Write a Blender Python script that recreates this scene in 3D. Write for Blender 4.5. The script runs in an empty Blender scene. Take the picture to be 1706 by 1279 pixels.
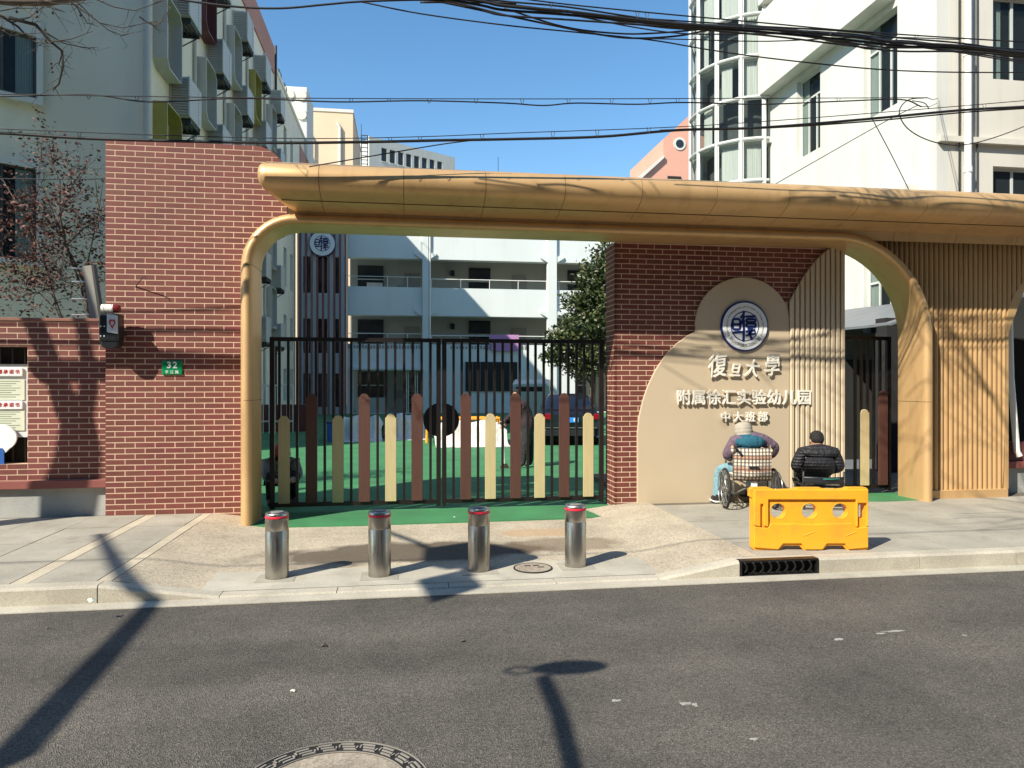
import bpy, bmesh, math, random
from mathutils import Vector, Matrix
from mathutils.geometry import tessellate_polygon
random.seed(7)
R = math.radians
SC = bpy.context.scene
COL = SC.collection

# ------------------------------------------------------------------ camera, sky, sun, exposure
FPX, YAW, CH = 1200.0, R(8.39), 1.80          # focal length in photo pixels, heading, eye height
cam = bpy.data.cameras.new('camera')
cam.sensor_width = 36.0
cam.lens = FPX / 1706 * 36
cam.clip_end = 3000
cam_o = bpy.data.objects.new('camera', cam)
cam_o.location = (0, 0, CH)
cam_o.rotation_euler = (R(90), 0, -YAW)
COL.objects.link(cam_o)
SC.camera = cam_o

SUN = Vector((0.93, 0.70, -1.0))              # travel of the sunlight per metre of drop
EL = math.atan2(1, math.hypot(0.93, 0.70))
world = bpy.data.worlds.new('World')
SC.world = world
world.use_nodes = True
wn = world.node_tree.nodes
sky = wn.new('ShaderNodeTexSky')
sky.sky_type = 'NISHITA'
sky.sun_disc = False
sky.sun_elevation = EL
sky.sun_rotation = math.atan2(-0.93, -0.70)
sky.air_density = 1.0
sky.dust_density = 0.0
sky.ozone_density = 1.3
hs_ = wn.new('ShaderNodeHueSaturation'); hs_.inputs['Saturation'].default_value = 1.22; hs_.inputs['Hue'].default_value = 0.495
world.node_tree.links.new(sky.outputs[0], hs_.inputs['Color'])
world.node_tree.links.new(hs_.outputs[0], wn['Background'].inputs[0])
wn['Background'].inputs[1].default_value = 0.128
sl = bpy.data.lights.new('sun', 'SUN')
sl.energy = 5.0
sl.angle = R(0.5)
sl.color = (1.0, 0.935, 0.81)
sun_o = bpy.data.objects.new('sun', sl)
sun_o.rotation_euler = SUN.to_track_quat('-Z', 'Y').to_euler()
sun_o.location = (-20, -20, 30)
COL.objects.link(sun_o)
SC.view_settings.view_transform = 'Standard'
SC.view_settings.look = 'None'
SC.view_settings.gamma = 1.0
SC.view_settings.exposure = 0.68
SC.cycles.use_denoising = True
SC.cycles.max_bounces = 6

# ------------------------------------------------------------------ helpers
def at(px, py, Y):
    """the world point on the vertical plane y = Y that the photograph shows at (px, py)"""
    u, v = (px - 853) / FPX, -(py - 640) / FPX
    x, y = math.sin(YAW) + u * math.cos(YAW), math.cos(YAW) - u * math.sin(YAW)
    t = Y / y
    return Vector((x * t, Y, CH + v * t))

def onz(px, py, z=0.0):
    u, v = (px - 853) / FPX, -(py - 640) / FPX
    t = (z - CH) / v
    return Vector(((math.sin(YAW) + u * math.cos(YAW)) * t, (math.cos(YAW) - u * math.sin(YAW)) * t, z))

ORG = {}
def frame(x, y, z=0, ang=0):
    return Matrix.Translation((x, y, z)) @ Matrix.Rotation(ang, 4, 'Z')

class MB:
    """collects faces; build() links them as one mesh object"""
    def __init__(s, T=None):
        s.v, s.f, s.T = [], [], T
    def add(s, pts, faces):
        n = len(s.v)
        s.v += [(s.T @ Vector(p)) if s.T else Vector(p) for p in pts]
        s.f += [tuple(i + n for i in f) for f in faces]
        return s
    def quad(s, a, b, c, d):
        return s.add([a, b, c, d], [(0, 1, 2, 3)])
    def box(s, x0, x1, y0, y1, z0, z1):
        return s.add([(x0,y0,z0),(x1,y0,z0),(x1,y1,z0),(x0,y1,z0),(x0,y0,z1),(x1,y0,z1),(x1,y1,z1),(x0,y1,z1)],
                     [(0,3,2,1),(4,5,6,7),(0,1,5,4),(1,2,6,5),(2,3,7,6),(3,0,4,7)])
    def cbox(s, x0, x1, y0, y1, z0, z1, c):
        """box with its front (low y) vertical and horizontal edges chamfered by c"""
        pts = [(x0,y1,z0),(x1,y1,z0),(x1,y1,z1),(x0,y1,z1),
               (x0,y0+c,z0),(x1,y0+c,z0),(x1,y0+c,z1),(x0,y0+c,z1),
               (x0+c,y0,z0+c),(x1-c,y0,z0+c),(x1-c,y0,z1-c),(x0+c,y0,z1-c)]
        return s.add(pts, [(0,3,2,1),(0,1,5,4),(1,2,6,5),(2,3,7,6),(3,0,4,7),(4,5,9,8),(5,6,10,9),(6,7,11,10),(7,4,8,11),(8,9,10,11)])
    def prism(s, loops, a, b, plane='XZ'):
        """polygon with holes (2-D loops) pushed from a to b along the third axis"""
        m = {'XZ': lambda u, v, w: (u, w, v), 'YZ': lambda u, v, w: (w, u, v), 'XY': lambda u, v, w: (u, v, w)}[plane]
        flat = [p for l in loops for p in l]
        tris = tessellate_polygon([[Vector((p[0], p[1], 0)) for p in l] for l in loops]) if (len(loops) > 1 or len(flat) > 4) else None
        n = len(flat)
        fs = []
        if tris is None:
            fs += [tuple(range(n)), tuple(range(2 * n - 1, n - 1, -1))]
        else:
            fs += [tuple(t) for t in tris] + [tuple(i + n for i in reversed(t)) for t in tris]
        k = 0
        for l in loops:
            c = len(l)
            for i in range(c):
                j = (i + 1) % c
                fs.append((k + i, k + j, k + j + n, k + i + n))
            k += c
        return s.add([m(p[0], p[1], a) for p in flat] + [m(p[0], p[1], b) for p in flat], fs)
    def tube(s, path, r, n=6, cap=True):
        path = [Vector(p) for p in path]
        rs = r if isinstance(r, (list, tuple)) else [r] * len(path)
        rings, up = [], None
        for i, p in enumerate(path):
            d = (path[min(i + 1, len(path) - 1)] - path[max(i - 1, 0)])
            d = d.normalized() if d.length > 1e-9 else Vector((0, 0, 1))
            if up is None:
                up = Vector((0, 0, 1)) if abs(d.z) < 0.9 else Vector((1, 0, 0))
            a = d.cross(up)
            if a.length < 1e-4:
                a = d.cross(Vector((0.3, 1, 0.2)))
            a.normalize(); b = a.cross(d).normalized(); up = b
            rings.append([p + (a * math.cos(2*math.pi*k/n) + b * math.sin(2*math.pi*k/n)) * rs[i] for k in range(n)])
        fs = []
        for i in range(len(path) - 1):
            for k in range(n):
                fs.append((i*n+k, i*n+(k+1)%n, (i+1)*n+(k+1)%n, (i+1)*n+k))
        if cap:
            fs += [tuple(range(n))[::-1], tuple((len(path)-1)*n + k for k in range(n))]
        return s.add([q for r_ in rings for q in r_], fs)
    def lathe(s, prof, c=(0,0,0), n=24, axis='Z', ring=False):
        """prof: (radius, height) pairs"""
        pts, fs = [], []
        for r, h in prof:
            for k in range(n):
                a = 2*math.pi*k/n
                x, y = r*math.cos(a), r*math.sin(a)
                q = (x, y, h) if axis == 'Z' else ((x, h, y) if axis == 'Y' else (h, x, y))
                pts.append((c[0]+q[0], c[1]+q[1], c[2]+q[2]))
        for i in range(len(prof)-1):
            for k in range(n):
                fs.append((i*n+k, i*n+(k+1)%n, (i+1)*n+(k+1)%n, (i+1)*n+k))
        if ring:
            m = len(prof)-1
            fs += [(m*n+k, m*n+(k+1)%n, (k+1)%n, k) for k in range(n)]
            return s.add(pts, fs)
        if prof[0][0] > 1e-6: fs.append(tuple(range(n))[::-1])
        if prof[-1][0] > 1e-6: fs.append(tuple((len(prof)-1)*n+k for k in range(n)))
        return s.add(pts, fs)
    def ball(s, c, rx, ry, rz, n=12, m=8):
        prof = []
        pts, fs = [], []
        for i in range(m+1):
            t = math.pi*i/m
            for k in range(n):
                a = 2*math.pi*k/n
                pts.append((c[0]+rx*math.sin(t)*math.cos(a), c[1]+ry*math.sin(t)*math.sin(a), c[2]+rz*math.cos(t)))
        for i in range(m):
            for k in range(n):
                fs.append((i*n+k, (i+1)*n+k, (i+1)*n+(k+1)%n, i*n+(k+1)%n))
        return s.add(pts, fs)
    def mesh(s, name, off=Vector((0,0,0)), fix=True):
        me = bpy.data.meshes.new(name)
        me.from_pydata([tuple(p - off) for p in s.v], [], s.f)
        if fix:
            bm = bmesh.new(); bm.from_mesh(me)
            bmesh.ops.remove_doubles(bm, verts=bm.verts, dist=1e-5)
            bmesh.ops.recalc_face_normals(bm, faces=bm.faces)
            bm.to_mesh(me); bm.free()
        return me
    def build(s, name, mat, parent=None, smooth=False, bevel=0, fix=True, seg=2):
        off = ORG.get(parent, Vector((0,0,0)))
        me = s.mesh(name, off, fix)
        return place(name, me, mat, parent, smooth, bevel, seg=seg)

def place(name, me, mat, parent=None, smooth=False, bevel=0, loc=None, seg=2):
    o = bpy.data.objects.new(name, me)
    COL.objects.link(o)
    if mat is not None and not me.materials:
        me.materials.append(mat)
    if parent is not None:
        o.parent = parent
    o_org = ORG.get(parent, Vector((0,0,0)))
    if loc is not None:
        o.location = Vector(loc) - o_org
        ORG[o] = Vector(loc)
    else:
        ORG[o] = o_org
    if smooth:
        me.polygons.foreach_set('use_smooth', [True] * len(me.polygons))
        if smooth == 'auto':
            me.set_sharp_from_angle(angle=R(40))
    if bevel:
        b = o.modifiers.new('bevel', 'BEVEL'); b.width = bevel; b.segments = seg; b.limit_method = 'ANGLE'; b.angle_limit = R(40)
    return o

def tag(o, label=None, cat=None, group=None, kind=None):
    if label: o['label'] = label
    if cat: o['category'] = cat
    if group: o['group'] = group
    if kind: o['kind'] = kind
    return o

def thing(name, label, cat, loc=(0,0,0), group=None):
    o = bpy.data.objects.new(name, None)
    COL.objects.link(o)
    o.location = loc
    o.empty_display_size = 0.1
    ORG[o] = Vector(loc)
    return tag(o, label, cat, group)

def copy_tree(o, parent=None):
    c = o.copy(); COL.objects.link(c)
    if parent is not None:
        c.parent = parent
    for ch in list(o.children):
        copy_tree(ch, c)
    return c

def text_mesh(txt, size, extrude, bold=0.0, shear=0.0, res=3):
    c = bpy.data.curves.new('lettering', 'FONT')
    c.body = txt; c.size = size; c.extrude = extrude; c.offset = bold; c.shear = shear
    c.align_x = 'CENTER'; c.align_y = 'CENTER'; c.resolution_u = res
    o = bpy.data.objects.new('lettering', c); COL.objects.link(o)
    bpy.context.view_layer.update()
    dg = bpy.context.evaluated_depsgraph_get()
    me = bpy.data.meshes.new_from_object(o.evaluated_get(dg))
    bpy.data.objects.remove(o)
    me.transform(Matrix.Rotation(R(90), 4, 'X'))        # stands upright, faces -y
    return me

def letter(name, txt, size, pos, mat, parent, ext=0.012, bold=0.0, shear=0.0, rotz=0, T=None, roty=0, scale_x=1):
    me = text_mesh(txt, size, ext, 0.0, shear)
    me.materials.clear()
    if bold:                                            # a heavier face: the glyph and four copies shifted by the extra weight
        bm = bmesh.new()
        for k, (dx, dz) in enumerate(((0,0),(bold,0),(-bold,0),(0,bold),(0,-bold))):
            m2 = me.copy(); m2.transform(Matrix.Translation((dx, 0.0004*k, dz))); bm.from_mesh(m2); bpy.data.meshes.remove(m2)
        bm.to_mesh(me); bm.free()
    if scale_x != 1: me.transform(Matrix.Diagonal((scale_x, 1, 1, 1)))
    o = place(name, me, mat, parent, loc=pos)
    o.rotation_euler = (0, roty, rotz)
    return o

# ------------------------------------------------------------------ materials
MATS = {}
def nodes_of(name, rough=0.6, metal=0.0, spec=None):
    m = bpy.data.materials.new(name); m.use_nodes = True
    nt = m.node_tree; b = nt.nodes['Principled BSDF']
    b.inputs['Roughness'].default_value = rough
    b.inputs['Metallic'].default_value = metal
    if spec is not None: b.inputs['Specular IOR Level'].default_value = spec
    MATS[name] = m
    return m, nt, b

def N(nt, typ, **kw):
    n = nt.nodes.new(typ)
    for k, v in kw.items():
        if k in n.inputs.keys(): n.inputs[k].default_value = v
        else: setattr(n, k, v)
    return n

def ramp(nt, fac, stops):
    r = nt.nodes.new('ShaderNodeValToRGB')
    while len(r.color_ramp.elements) < len(stops): r.color_ramp.elements.new(0.5)
    for e, (p, c) in zip(r.color_ramp.elements, stops):
        e.position = p; e.color = (*c, 1) if len(c) == 3 else c
    nt.links.new(fac, r.inputs[0])
    return r.outputs[0]

def coord(nt, scale=(1,1,1)):
    g = nt.nodes.new('ShaderNodeNewGeometry')
    mp = nt.nodes.new('ShaderNodeMapping'); mp.inputs['Scale'].default_value = scale
    nt.links.new(g.outputs['Position'], mp.inputs[0])
    return mp.outputs[0]

def noise(nt, scale, detail=4, sc=(1,1,1), rough=0.55):
    n = N(nt, 'ShaderNodeTexNoise', Scale=scale, Detail=detail, Roughness=rough)
    nt.links.new(coord(nt, sc), n.inputs['Vector'])
    return n.outputs[0]

def mixc(nt, fac, a, b, mode='MIX'):
    m = nt.nodes.new('ShaderNodeMix'); m.data_type = 'RGBA'; m.blend_type = mode
    for i, x in ((6, a), (7, b)):
        if isinstance(x, tuple): m.inputs[i].default_value = (*x, 1)
        else: nt.links.new(x, m.inputs[i])
    if isinstance(fac, (int, float)): m.inputs[0].default_value = fac
    else: nt.links.new(fac, m.inputs[0])
    return m.outputs[2]

def bump(nt, b, h, strength=0.3, dist=0.01):
    n = N(nt, 'ShaderNodeBump', Strength=strength, Distance=dist)
    nt.links.new(h, n.inputs['Height']); nt.links.new(n.outputs[0], b.inputs['Normal'])

def paint(name, c, rough=0.5, var=0.12, scale=3.0, metal=0.0, bmp=0.0, sc=(1,1,1), fine=0.0, spec=None, dirt=None):
    """a plain coloured surface with slow uneven tone, fine grain and optional dirt blotches"""
    m, nt, b = nodes_of(name, rough, metal, spec)
    lo = tuple(x * (1 - var) for x in c); hi = tuple(min(1, x * (1 + var * 0.7)) for x in c)
    col = ramp(nt, noise(nt, scale, 5, sc), [(0.3, lo), (0.7, hi)])
    if fine:
        g = noise(nt, 180, 2)
        col = mixc(nt, fine, col, ramp(nt, g, [(0.35, (0.2,0.2,0.2)), (0.65, (1,1,1))]), 'MULTIPLY')
    if dirt:
        d = ramp(nt, noise(nt, dirt[1], 6, dirt[3] if len(dirt) > 3 else (1,1,1)), [(0.5, (0,0,0)), (0.75, (1,1,1))])
        f = nt.nodes.new('ShaderNodeMath'); f.operation = 'MULTIPLY'; f.inputs[1].default_value = dirt[2]
        nt.links.new(d, f.inputs[0])
        col = mixc(nt, f.outputs[0], col, dirt[0])
    nt.links.new(col, b.inputs['Base Color'])
    if bmp: bump(nt, b, noise(nt, 120, 3), bmp, 0.004)
    return m

# brick: each brick its own fired tone
def brick_mat(name, stops, rough=0.65):
    m, nt, b = nodes_of(name, rough)
    oi = nt.nodes.new('ShaderNodeObjectInfo'); g = nt.nodes.new('ShaderNodeNewGeometry')
    a = N(nt, 'ShaderNodeMath', operation='ADD'); fr_ = N(nt, 'ShaderNodeMath', operation='FRACT')
    nt.links.new(oi.outputs['Random'], a.inputs[0]); nt.links.new(g.outputs['Random Per Island'], a.inputs[1])
    nt.links.new(a.outputs[0], fr_.inputs[0])
    col = ramp(nt, fr_.outputs[0], stops)
    col = mixc(nt, 0.5, col, ramp(nt, noise(nt, 14, 5, (0.5, 1, 2.0)), [(0.3, (0.6,0.6,0.6)), (0.7, (1,1,1))]), 'MULTIPLY')
    col = mixc(nt, 0.8, col, ramp(nt, noise(nt, 0.9, 7, (1,1,0.6), 0.65), [(0.32, (0.66,0.64,0.62)), (0.62, (1,1,1))]), 'MULTIPLY')
    nt.links.new(col, b.inputs['Base Color'])
    bump(nt, b, noise(nt, 90, 3), 0.25, 0.003)
    return m
M_BRICK = brick_mat('red_brick', [(0.0, (0.170,0.045,0.032)), (0.35, (0.212,0.053,0.039)), (0.7, (0.190,0.059,0.038)), (1.0, (0.215,0.048,0.044))])
M_MORTAR = paint('mortar', (0.60, 0.42, 0.30), 0.85, 0.14, 6, bmp=0.2, dirt=((0.40,0.27,0.20), 1.3, 0.55))

def asphalt():
    m, nt, b = nodes_of('asphalt', 0.85, 0, 0.3)
    vo = N(nt, 'ShaderNodeTexVoronoi', Scale=150.0); nt.links.new(coord(nt), vo.inputs['Vector'])
    sp = N(nt, 'ShaderNodeSeparateColor'); nt.links.new(vo.outputs['Color'], sp.inputs[0])
    stone = ramp(nt, sp.outputs[0], [(0.0, (0.062,0.057,0.050)), (0.6, (0.140,0.129,0.113)), (0.93, (0.185,0.171,0.149)), (1.0, (0.26,0.24,0.205))])
    patch = ramp(nt, noise(nt, 0.9, 7, rough=0.65), [(0.3, (0.62,0.62,0.63)), (0.7, (1.18,1.14,1.08))])
    lane = ramp(nt, noise(nt, 0.8, 3, (0.06, 1.1, 1)), [(0.35, (0.80,0.80,0.80)), (0.65, (1.1,1.1,1.1))])
    patch = mixc(nt, 1.0, patch, lane, 'MULTIPLY')
    col = mixc(nt, 1.0, stone, patch, 'MULTIPLY')
    streak = ramp(nt, noise(nt, 1.6, 5, (0.25, 2.2, 1)), [(0.55, (0,0,0)), (0.8, (0.35,0.35,0.35))])
    col = mixc(nt, streak, col, (0.15, 0.135, 0.113))
    nt.links.new(col, b.inputs['Base Color'])
    bump(nt, b, vo.outputs['Distance'], 0.9, 0.008)
    return m
M_ASPHALT = asphalt()

def concrete(name, c, grain=150.0, amt=0.35, dirt=(0.15,0.13,0.10), damt=0.35, stains=None, bmp=0.4):
    m, nt, b = nodes_of(name, 0.85, 0, 0.3)
    base = ramp(nt, noise(nt, 1.7, 6), [(0.28, tuple(x*0.78 for x in c)), (0.72, tuple(x*1.1 for x in c))])
    vo = N(nt, 'ShaderNodeTexVoronoi', Scale=grain); nt.links.new(coord(nt), vo.inputs['Vector'])
    sp = N(nt, 'ShaderNodeSeparateColor'); nt.links.new(vo.outputs['Color'], sp.inputs[0])
    g = ramp(nt, sp.outputs[0], [(0.0, (1-amt,)*3), (0.5, (1,1,1)), (1.0, (1+amt*0.4,)*3)])
    col = mixc(nt, 1.0, base, g, 'MULTIPLY')
    d = ramp(nt, noise(nt, 3.1, 7, rough=0.65), [(0.52, (0,0,0)), (0.75, (damt,)*3)])
    col = mixc(nt, d, col, dirt)
    if stains:
        geo = nt.nodes.new('ShaderNodeNewGeometry')
        nz = N(nt, 'ShaderNodeTexNoise', Scale=2.2, Detail=5.0); nt.links.new(geo.outputs['Position'], nz.inputs['Vector'])
        for (cx, cy, rx, ry, colr, amount) in stains:
            mp = nt.nodes.new('ShaderNodeMapping'); mp.vector_type = 'TEXTURE'
            mp.inputs['Location'].default_value = (cx, cy, 0); mp.inputs['Scale'].default_value = (rx, ry, 100)
            nt.links.new(geo.outputs['Position'], mp.inputs[0])
            ln = nt.nodes.new('ShaderNodeVectorMath'); ln.operation = 'LENGTH'; nt.links.new(mp.outputs[0], ln.inputs[0])
            ad = N(nt, 'ShaderNodeMath', operation='MULTIPLY_ADD'); nt.links.new(nz.outputs[0], ad.inputs[0]); ad.inputs[1].default_value = 0.9
            nt.links.new(ln.outputs['Value'], ad.inputs[2])
            f = ramp(nt, ad.outputs[0], [(0.0, (amount,)*3), (0.56, (amount,)*3), (0.68, (0,0,0))])
            # ramp input is clamped to 0..1, so halve it
            h = N(nt, 'ShaderNodeMath', operation='MULTIPLY'); h.inputs[1].default_value = 0.5
            lk = f.node.inputs[0].links[0]; src = lk.from_socket; nt.links.remove(lk)
            nt.links.new(src, h.inputs[0]); nt.links.new(h.outputs[0], f.node.inputs[0])
            col = mixc(nt, f, col, colr)
    nt.links.new(col, b.inputs['Base Color'])
    bump(nt, b, vo.outputs['Distance'], bmp, 0.004)
    return m
M_SLAB = concrete('granite_paving', (0.36,0.335,0.275), 220, 0.22, damt=0.42, bmp=0.15)
M_SLAB_PALE = concrete('pale_paving_strip', (0.50,0.44,0.33), 200, 0.2, damt=0.2, bmp=0.15)
M_JOINT = concrete('paving_joint', (0.15,0.13,0.10), 160, 0.3)
M_KERB = concrete('kerb_concrete', (0.47,0.43,0.345), 170, 0.22, damt=0.32)
M_APRON = concrete('apron_concrete', (0.46,0.395,0.295), 75, 0.34, damt=0.30, bmp=0.8,
                   stains=[(0.05, 7.62, 1.85, 0.52, (0.085,0.064,0.045), 0.88), (1.75, 7.75, 0.75, 0.42, (0.13,0.09,0.055), 0.55), (-0.9, 7.2, 0.5, 0.2, (0.15,0.12,0.09), 0.5), (1.6, 8.35, 0.7, 0.25, (0.42,0.25,0.12), 0.5)])
M_BASEWALL = concrete('grey_render', (0.40,0.40,0.37), 120, 0.12, damt=0.25, bmp=0.1)
M_GREEN = paint('green_rubber_ground', (0.046,0.215,0.080), 0.8, 0.22, 1.5, fine=0.25, dirt=((0.06,0.14,0.09), 2.5, 0.5))
M_GOLD = paint('gold_metal_panel', (0.62,0.395,0.185), 0.42, 0.05, 1.4, 0.35, dirt=((0.33,0.20,0.085), 1.6, 0.42, (3,3,0.7)))
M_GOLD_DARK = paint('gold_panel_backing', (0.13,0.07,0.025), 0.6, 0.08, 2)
M_SOFFIT = paint('olive_reveal_panel', (0.40,0.30,0.13), 0.42, 0.06, 1.2)
M_BEIGE = paint('beige_sign_panel', (0.52,0.42,0.29), 0.6, 0.04, 1.5, dirt=((0.42,0.33,0.22), 1.5, 0.3))
M_BEIGE_SLAT = paint('beige_slat', (0.55,0.45,0.31), 0.55, 0.05, 2)
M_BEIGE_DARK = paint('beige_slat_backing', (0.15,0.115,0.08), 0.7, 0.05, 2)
M_LETTER = paint('cream_letter', (0.80,0.76,0.66), 0.45, 0.03, 2)
M_NAVY = paint('navy_enamel', (0.012,0.022,0.13), 0.35, 0.05, 3)
M_WHITE_ENAMEL = paint('white_enamel', (0.74,0.76,0.76), 0.35, 0.03, 3)
M_GATE = paint('gate_black_brown_steel', (0.011,0.007,0.007), 0.42, 0.15, 4)
M_PICKET_BROWN = paint('brown_picket_paint', (0.085,0.033,0.024), 0.6, 0.12, 5, sc=(6,6,0.6))
M_PICKET_CREAM = paint('cream_picket_paint', (0.50,0.41,0.22), 0.6, 0.08, 5, sc=(6,6,0.6))
M_STEEL = None
def steel():
    m, nt, b = nodes_of('brushed_steel', 0.30, 1.0)
    col = ramp(nt, noise(nt, 6, 4, (1,1,0.15)), [(0.3, (0.34,0.31,0.275)), (0.7, (0.52,0.49,0.44))])
    nt.links.new(col, b.inputs['Base Color'])
    rr = ramp(nt, noise(nt, 40, 3, (1,1,0.1)), [(0.3, (0.24,)*3), (0.7, (0.40,)*3)])
    nt.links.new(rr, b.inputs['Roughness'])
    b.inputs['Anisotropic'].default_value = 0.5
    return m
M_STEEL = steel()
M_RED_GLOW = paint('red_reflective_band', (0.75,0.03,0.06), 0.35, 0.05, 4)
M_CAST = paint('cast_iron', (0.045,0.042,0.040), 0.55, 0.25, 12, 0.6, bmp=0.3)
M_DRAIN = paint('black_drain_iron', (0.020,0.020,0.020), 0.45, 0.3, 12, 0.5)
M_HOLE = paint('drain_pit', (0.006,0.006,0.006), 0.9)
M_COVERFILL = concrete('cover_infill', (0.34,0.29,0.225), 60, 0.3, damt=0.3)
M_BARRIER = paint('yellow_plastic', (0.84,0.365,0.020), 0.5, 0.07, 2.5, dirt=((0.46,0.23,0.045), 6.0, 0.55))
M_WALL_W = paint('white_wall_paint', (0.63,0.63,0.575), 0.8, 0.04, 0.6, dirt=((0.46,0.45,0.39), 0.9, 0.42, (2,2,0.3)))
M_WALL_C = paint('cream_wall_paint', (0.64,0.61,0.53), 0.8, 0.05, 0.6, dirt=((0.42,0.39,0.32), 0.9, 0.42, (2,2,0.3)))
M_WALL_G = paint('grey_white_render', (0.80,0.735,0.57), 0.85, 0.06, 0.5, dirt=((0.52,0.51,0.43), 0.8, 0.35, (2,2,0.35)))
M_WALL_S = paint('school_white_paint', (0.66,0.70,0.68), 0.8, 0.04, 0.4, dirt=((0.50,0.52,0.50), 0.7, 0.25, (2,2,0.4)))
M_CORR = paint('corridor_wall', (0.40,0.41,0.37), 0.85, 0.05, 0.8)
M_PINK = paint('pink_render', (0.46,0.22,0.165), 0.85, 0.08, 0.5)
M_ORANGE_WALL = paint('salmon_render', (0.66,0.34,0.24), 0.85, 0.05, 0.5)
M_PEACH = paint('peach_render', (0.68,0.52,0.35), 0.85, 0.04, 0.3, dirt=((0.5,0.38,0.26), 0.5, 0.2, (2,2,0.3)))
M_AC = paint('grey_louvre_metal', (0.50,0.485,0.43), 0.55, 0.06, 2)
M_AC_DARK = paint('louvre_gap', (0.10,0.10,0.095), 0.7)
M_BRACKET = paint('dark_bracket_steel', (0.035,0.035,0.035), 0.6)
M_FRAME_W = paint('white_metal_surround', (0.52,0.50,0.44), 0.55, 0.05, 2)
M_FRAME_R = paint('maroon_metal_surround', (0.13,0.035,0.03), 0.5, 0.06, 2)
M_FRAME_Y = paint('yellow_metal_surround', (0.40,0.325,0.075), 0.5, 0.06, 2)
M_WINFRAME = paint('aluminium_window_frame', (0.55,0.56,0.53), 0.45, 0.04, 3)
M_GLASS = None
def glass(name, tint=(0.02,0.025,0.028), see=0.0):
    m, nt, b = nodes_of(name, 0.04, 0.0, 0.6)
    b.inputs['Base Color'].default_value = (*tint, 1)
    if see:
        tr = nt.nodes.new('ShaderNodeBsdfTransparent'); tr.inputs[0].default_value = (0.82,0.87,0.86,1)
        mx = nt.nodes.new('ShaderNodeMixShader'); mx.inputs[0].default_value = see
        out = nt.nodes['Material Output']
        nt.links.new(b.outputs[0], mx.inputs[1]); nt.links.new(tr.outputs[0], mx.inputs[2]); nt.links.new(mx.outputs[0], out.inputs[0])
    return m
M_GLASS = glass('dark_window_glass')
M_GLASS_SEE = glass('clear_window_glass', (0.03,0.04,0.045), 0.82)
M_CURTAIN = paint('white_curtain', (0.72,0.72,0.66), 0.9, 0.12, 3, sc=(5,5,0.2))
M_DARK = paint('dark_interior', (0.018,0.017,0.016), 0.9, 0.3, 1)
M_PIPE = paint('white_pvc_pipe', (0.74,0.73,0.67), 0.45, 0.04, 3)
M_CABLE = paint('black_cable_rubber', (0.012,0.012,0.014), 0.6)
M_BARK = paint('plane_tree_bark', (0.17,0.14,0.105), 0.9, 0.3, 7, bmp=0.4)
M_TWIG = paint('brown_twig_bark', (0.085,0.068,0.052), 0.9, 0.25, 10)
M_LEAF_RED, nt_, b_ = nodes_of('dry_russet_leaf', 0.7)
g_ = nt_.nodes.new('ShaderNodeNewGeometry')
nt_.links.new(ramp(nt_, g_.outputs['Random Per Island'], [(0.0, (0.045,0.016,0.013)), (0.6, (0.105,0.034,0.024)), (1.0, (0.17,0.065,0.035))]), b_.inputs['Base Color'])
M_LEAF_G, nt_, b_ = nodes_of('dark_evergreen_leaf', 0.45)
g_ = nt_.nodes.new('ShaderNodeNewGeometry')
nt_.links.new(ramp(nt_, g_.outputs['Random Per Island'], [(0.0, (0.018,0.034,0.010)), (0.5, (0.045,0.070,0.022)), (0.85, (0.085,0.105,0.034)), (1.0, (0.14,0.13,0.05))]), b_.inputs['Base Color'])
M_SIGNGREEN = paint('green_enamel', (0.0,0.22,0.075), 0.3, 0.05, 4)
M_WHITE = paint('white_print', (0.8,0.8,0.78), 0.5, 0.02, 3)
M_REDPRINT = paint('red_print', (0.5,0.03,0.03), 0.5, 0.05, 3)
M_BLUE = paint('blue_print', (0.02,0.10,0.36), 0.5, 0.06, 3)
M_PAPER = paint('cream_paper', (0.62,0.64,0.50), 0.7, 0.08, 4)
M_BOARD = paint('notice_board_white', (0.62,0.65,0.66), 0.4, 0.04, 2)
M_BLACKBOX = paint('black_plastic', (0.015,0.018,0.022), 0.3, 0.1, 5)
M_GREY_METAL = paint('dull_grey_sheet', (0.30,0.29,0.26), 0.5, 0.1, 4, 0.3)
M_ROOF = paint('grey_roof_sheet', (0.16,0.17,0.18), 0.5, 0.15, 3)
M_TARP = paint('white_tarpaulin', (0.72,0.68,0.60), 0.65, 0.08, 2)
M_ORANGE = paint('yellow_orange_tube', (0.80,0.33,0.02), 0.45, 0.05, 3)
M_CARPAINT = paint('navy_car_paint', (0.010,0.012,0.022), 0.12, 0.05, 3, spec=0.6)
M_VAN = paint('pale_van_paint', (0.50,0.54,0.50), 0.3, 0.05, 2)
M_TAIL = paint('red_tail_lamp', (0.22,0.006,0.012), 0.15, 0.1, 6)
M_PLATE = paint('blue_number_plate', (0.03,0.22,0.62), 0.35, 0.05, 3)
M_RUBBER = paint('black_rubber', (0.015,0.015,0.016), 0.75)
M_CHROME = paint('grey_tube_metal', (0.42,0.42,0.40), 0.3, 0.08, 6, 0.9)
M_SKIN = paint('skin', (0.50,0.27,0.18), 0.55, 0.06, 12)
M_HAIR = paint('black_hair', (0.010,0.009,0.008), 0.85, 0.3, 40, sc=(3,3,0.6))
M_PURPLE = paint('purple_grey_fleece', (0.135,0.090,0.125), 0.95, 0.15, 14, bmp=0.3)
M_TEAL = paint('teal_fleece', (0.012,0.095,0.145), 0.9, 0.18, 10, bmp=0.3)
M_JEANS = paint('light_blue_jeans', (0.17,0.31,0.36), 0.9, 0.18, 12)
M_BLACKJ = paint('black_padded_nylon', (0.012,0.012,0.015), 0.42, 0.2, 8)
M_TROUSER = paint('dark_trousers', (0.018,0.018,0.02), 0.85, 0.2, 8)
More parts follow.
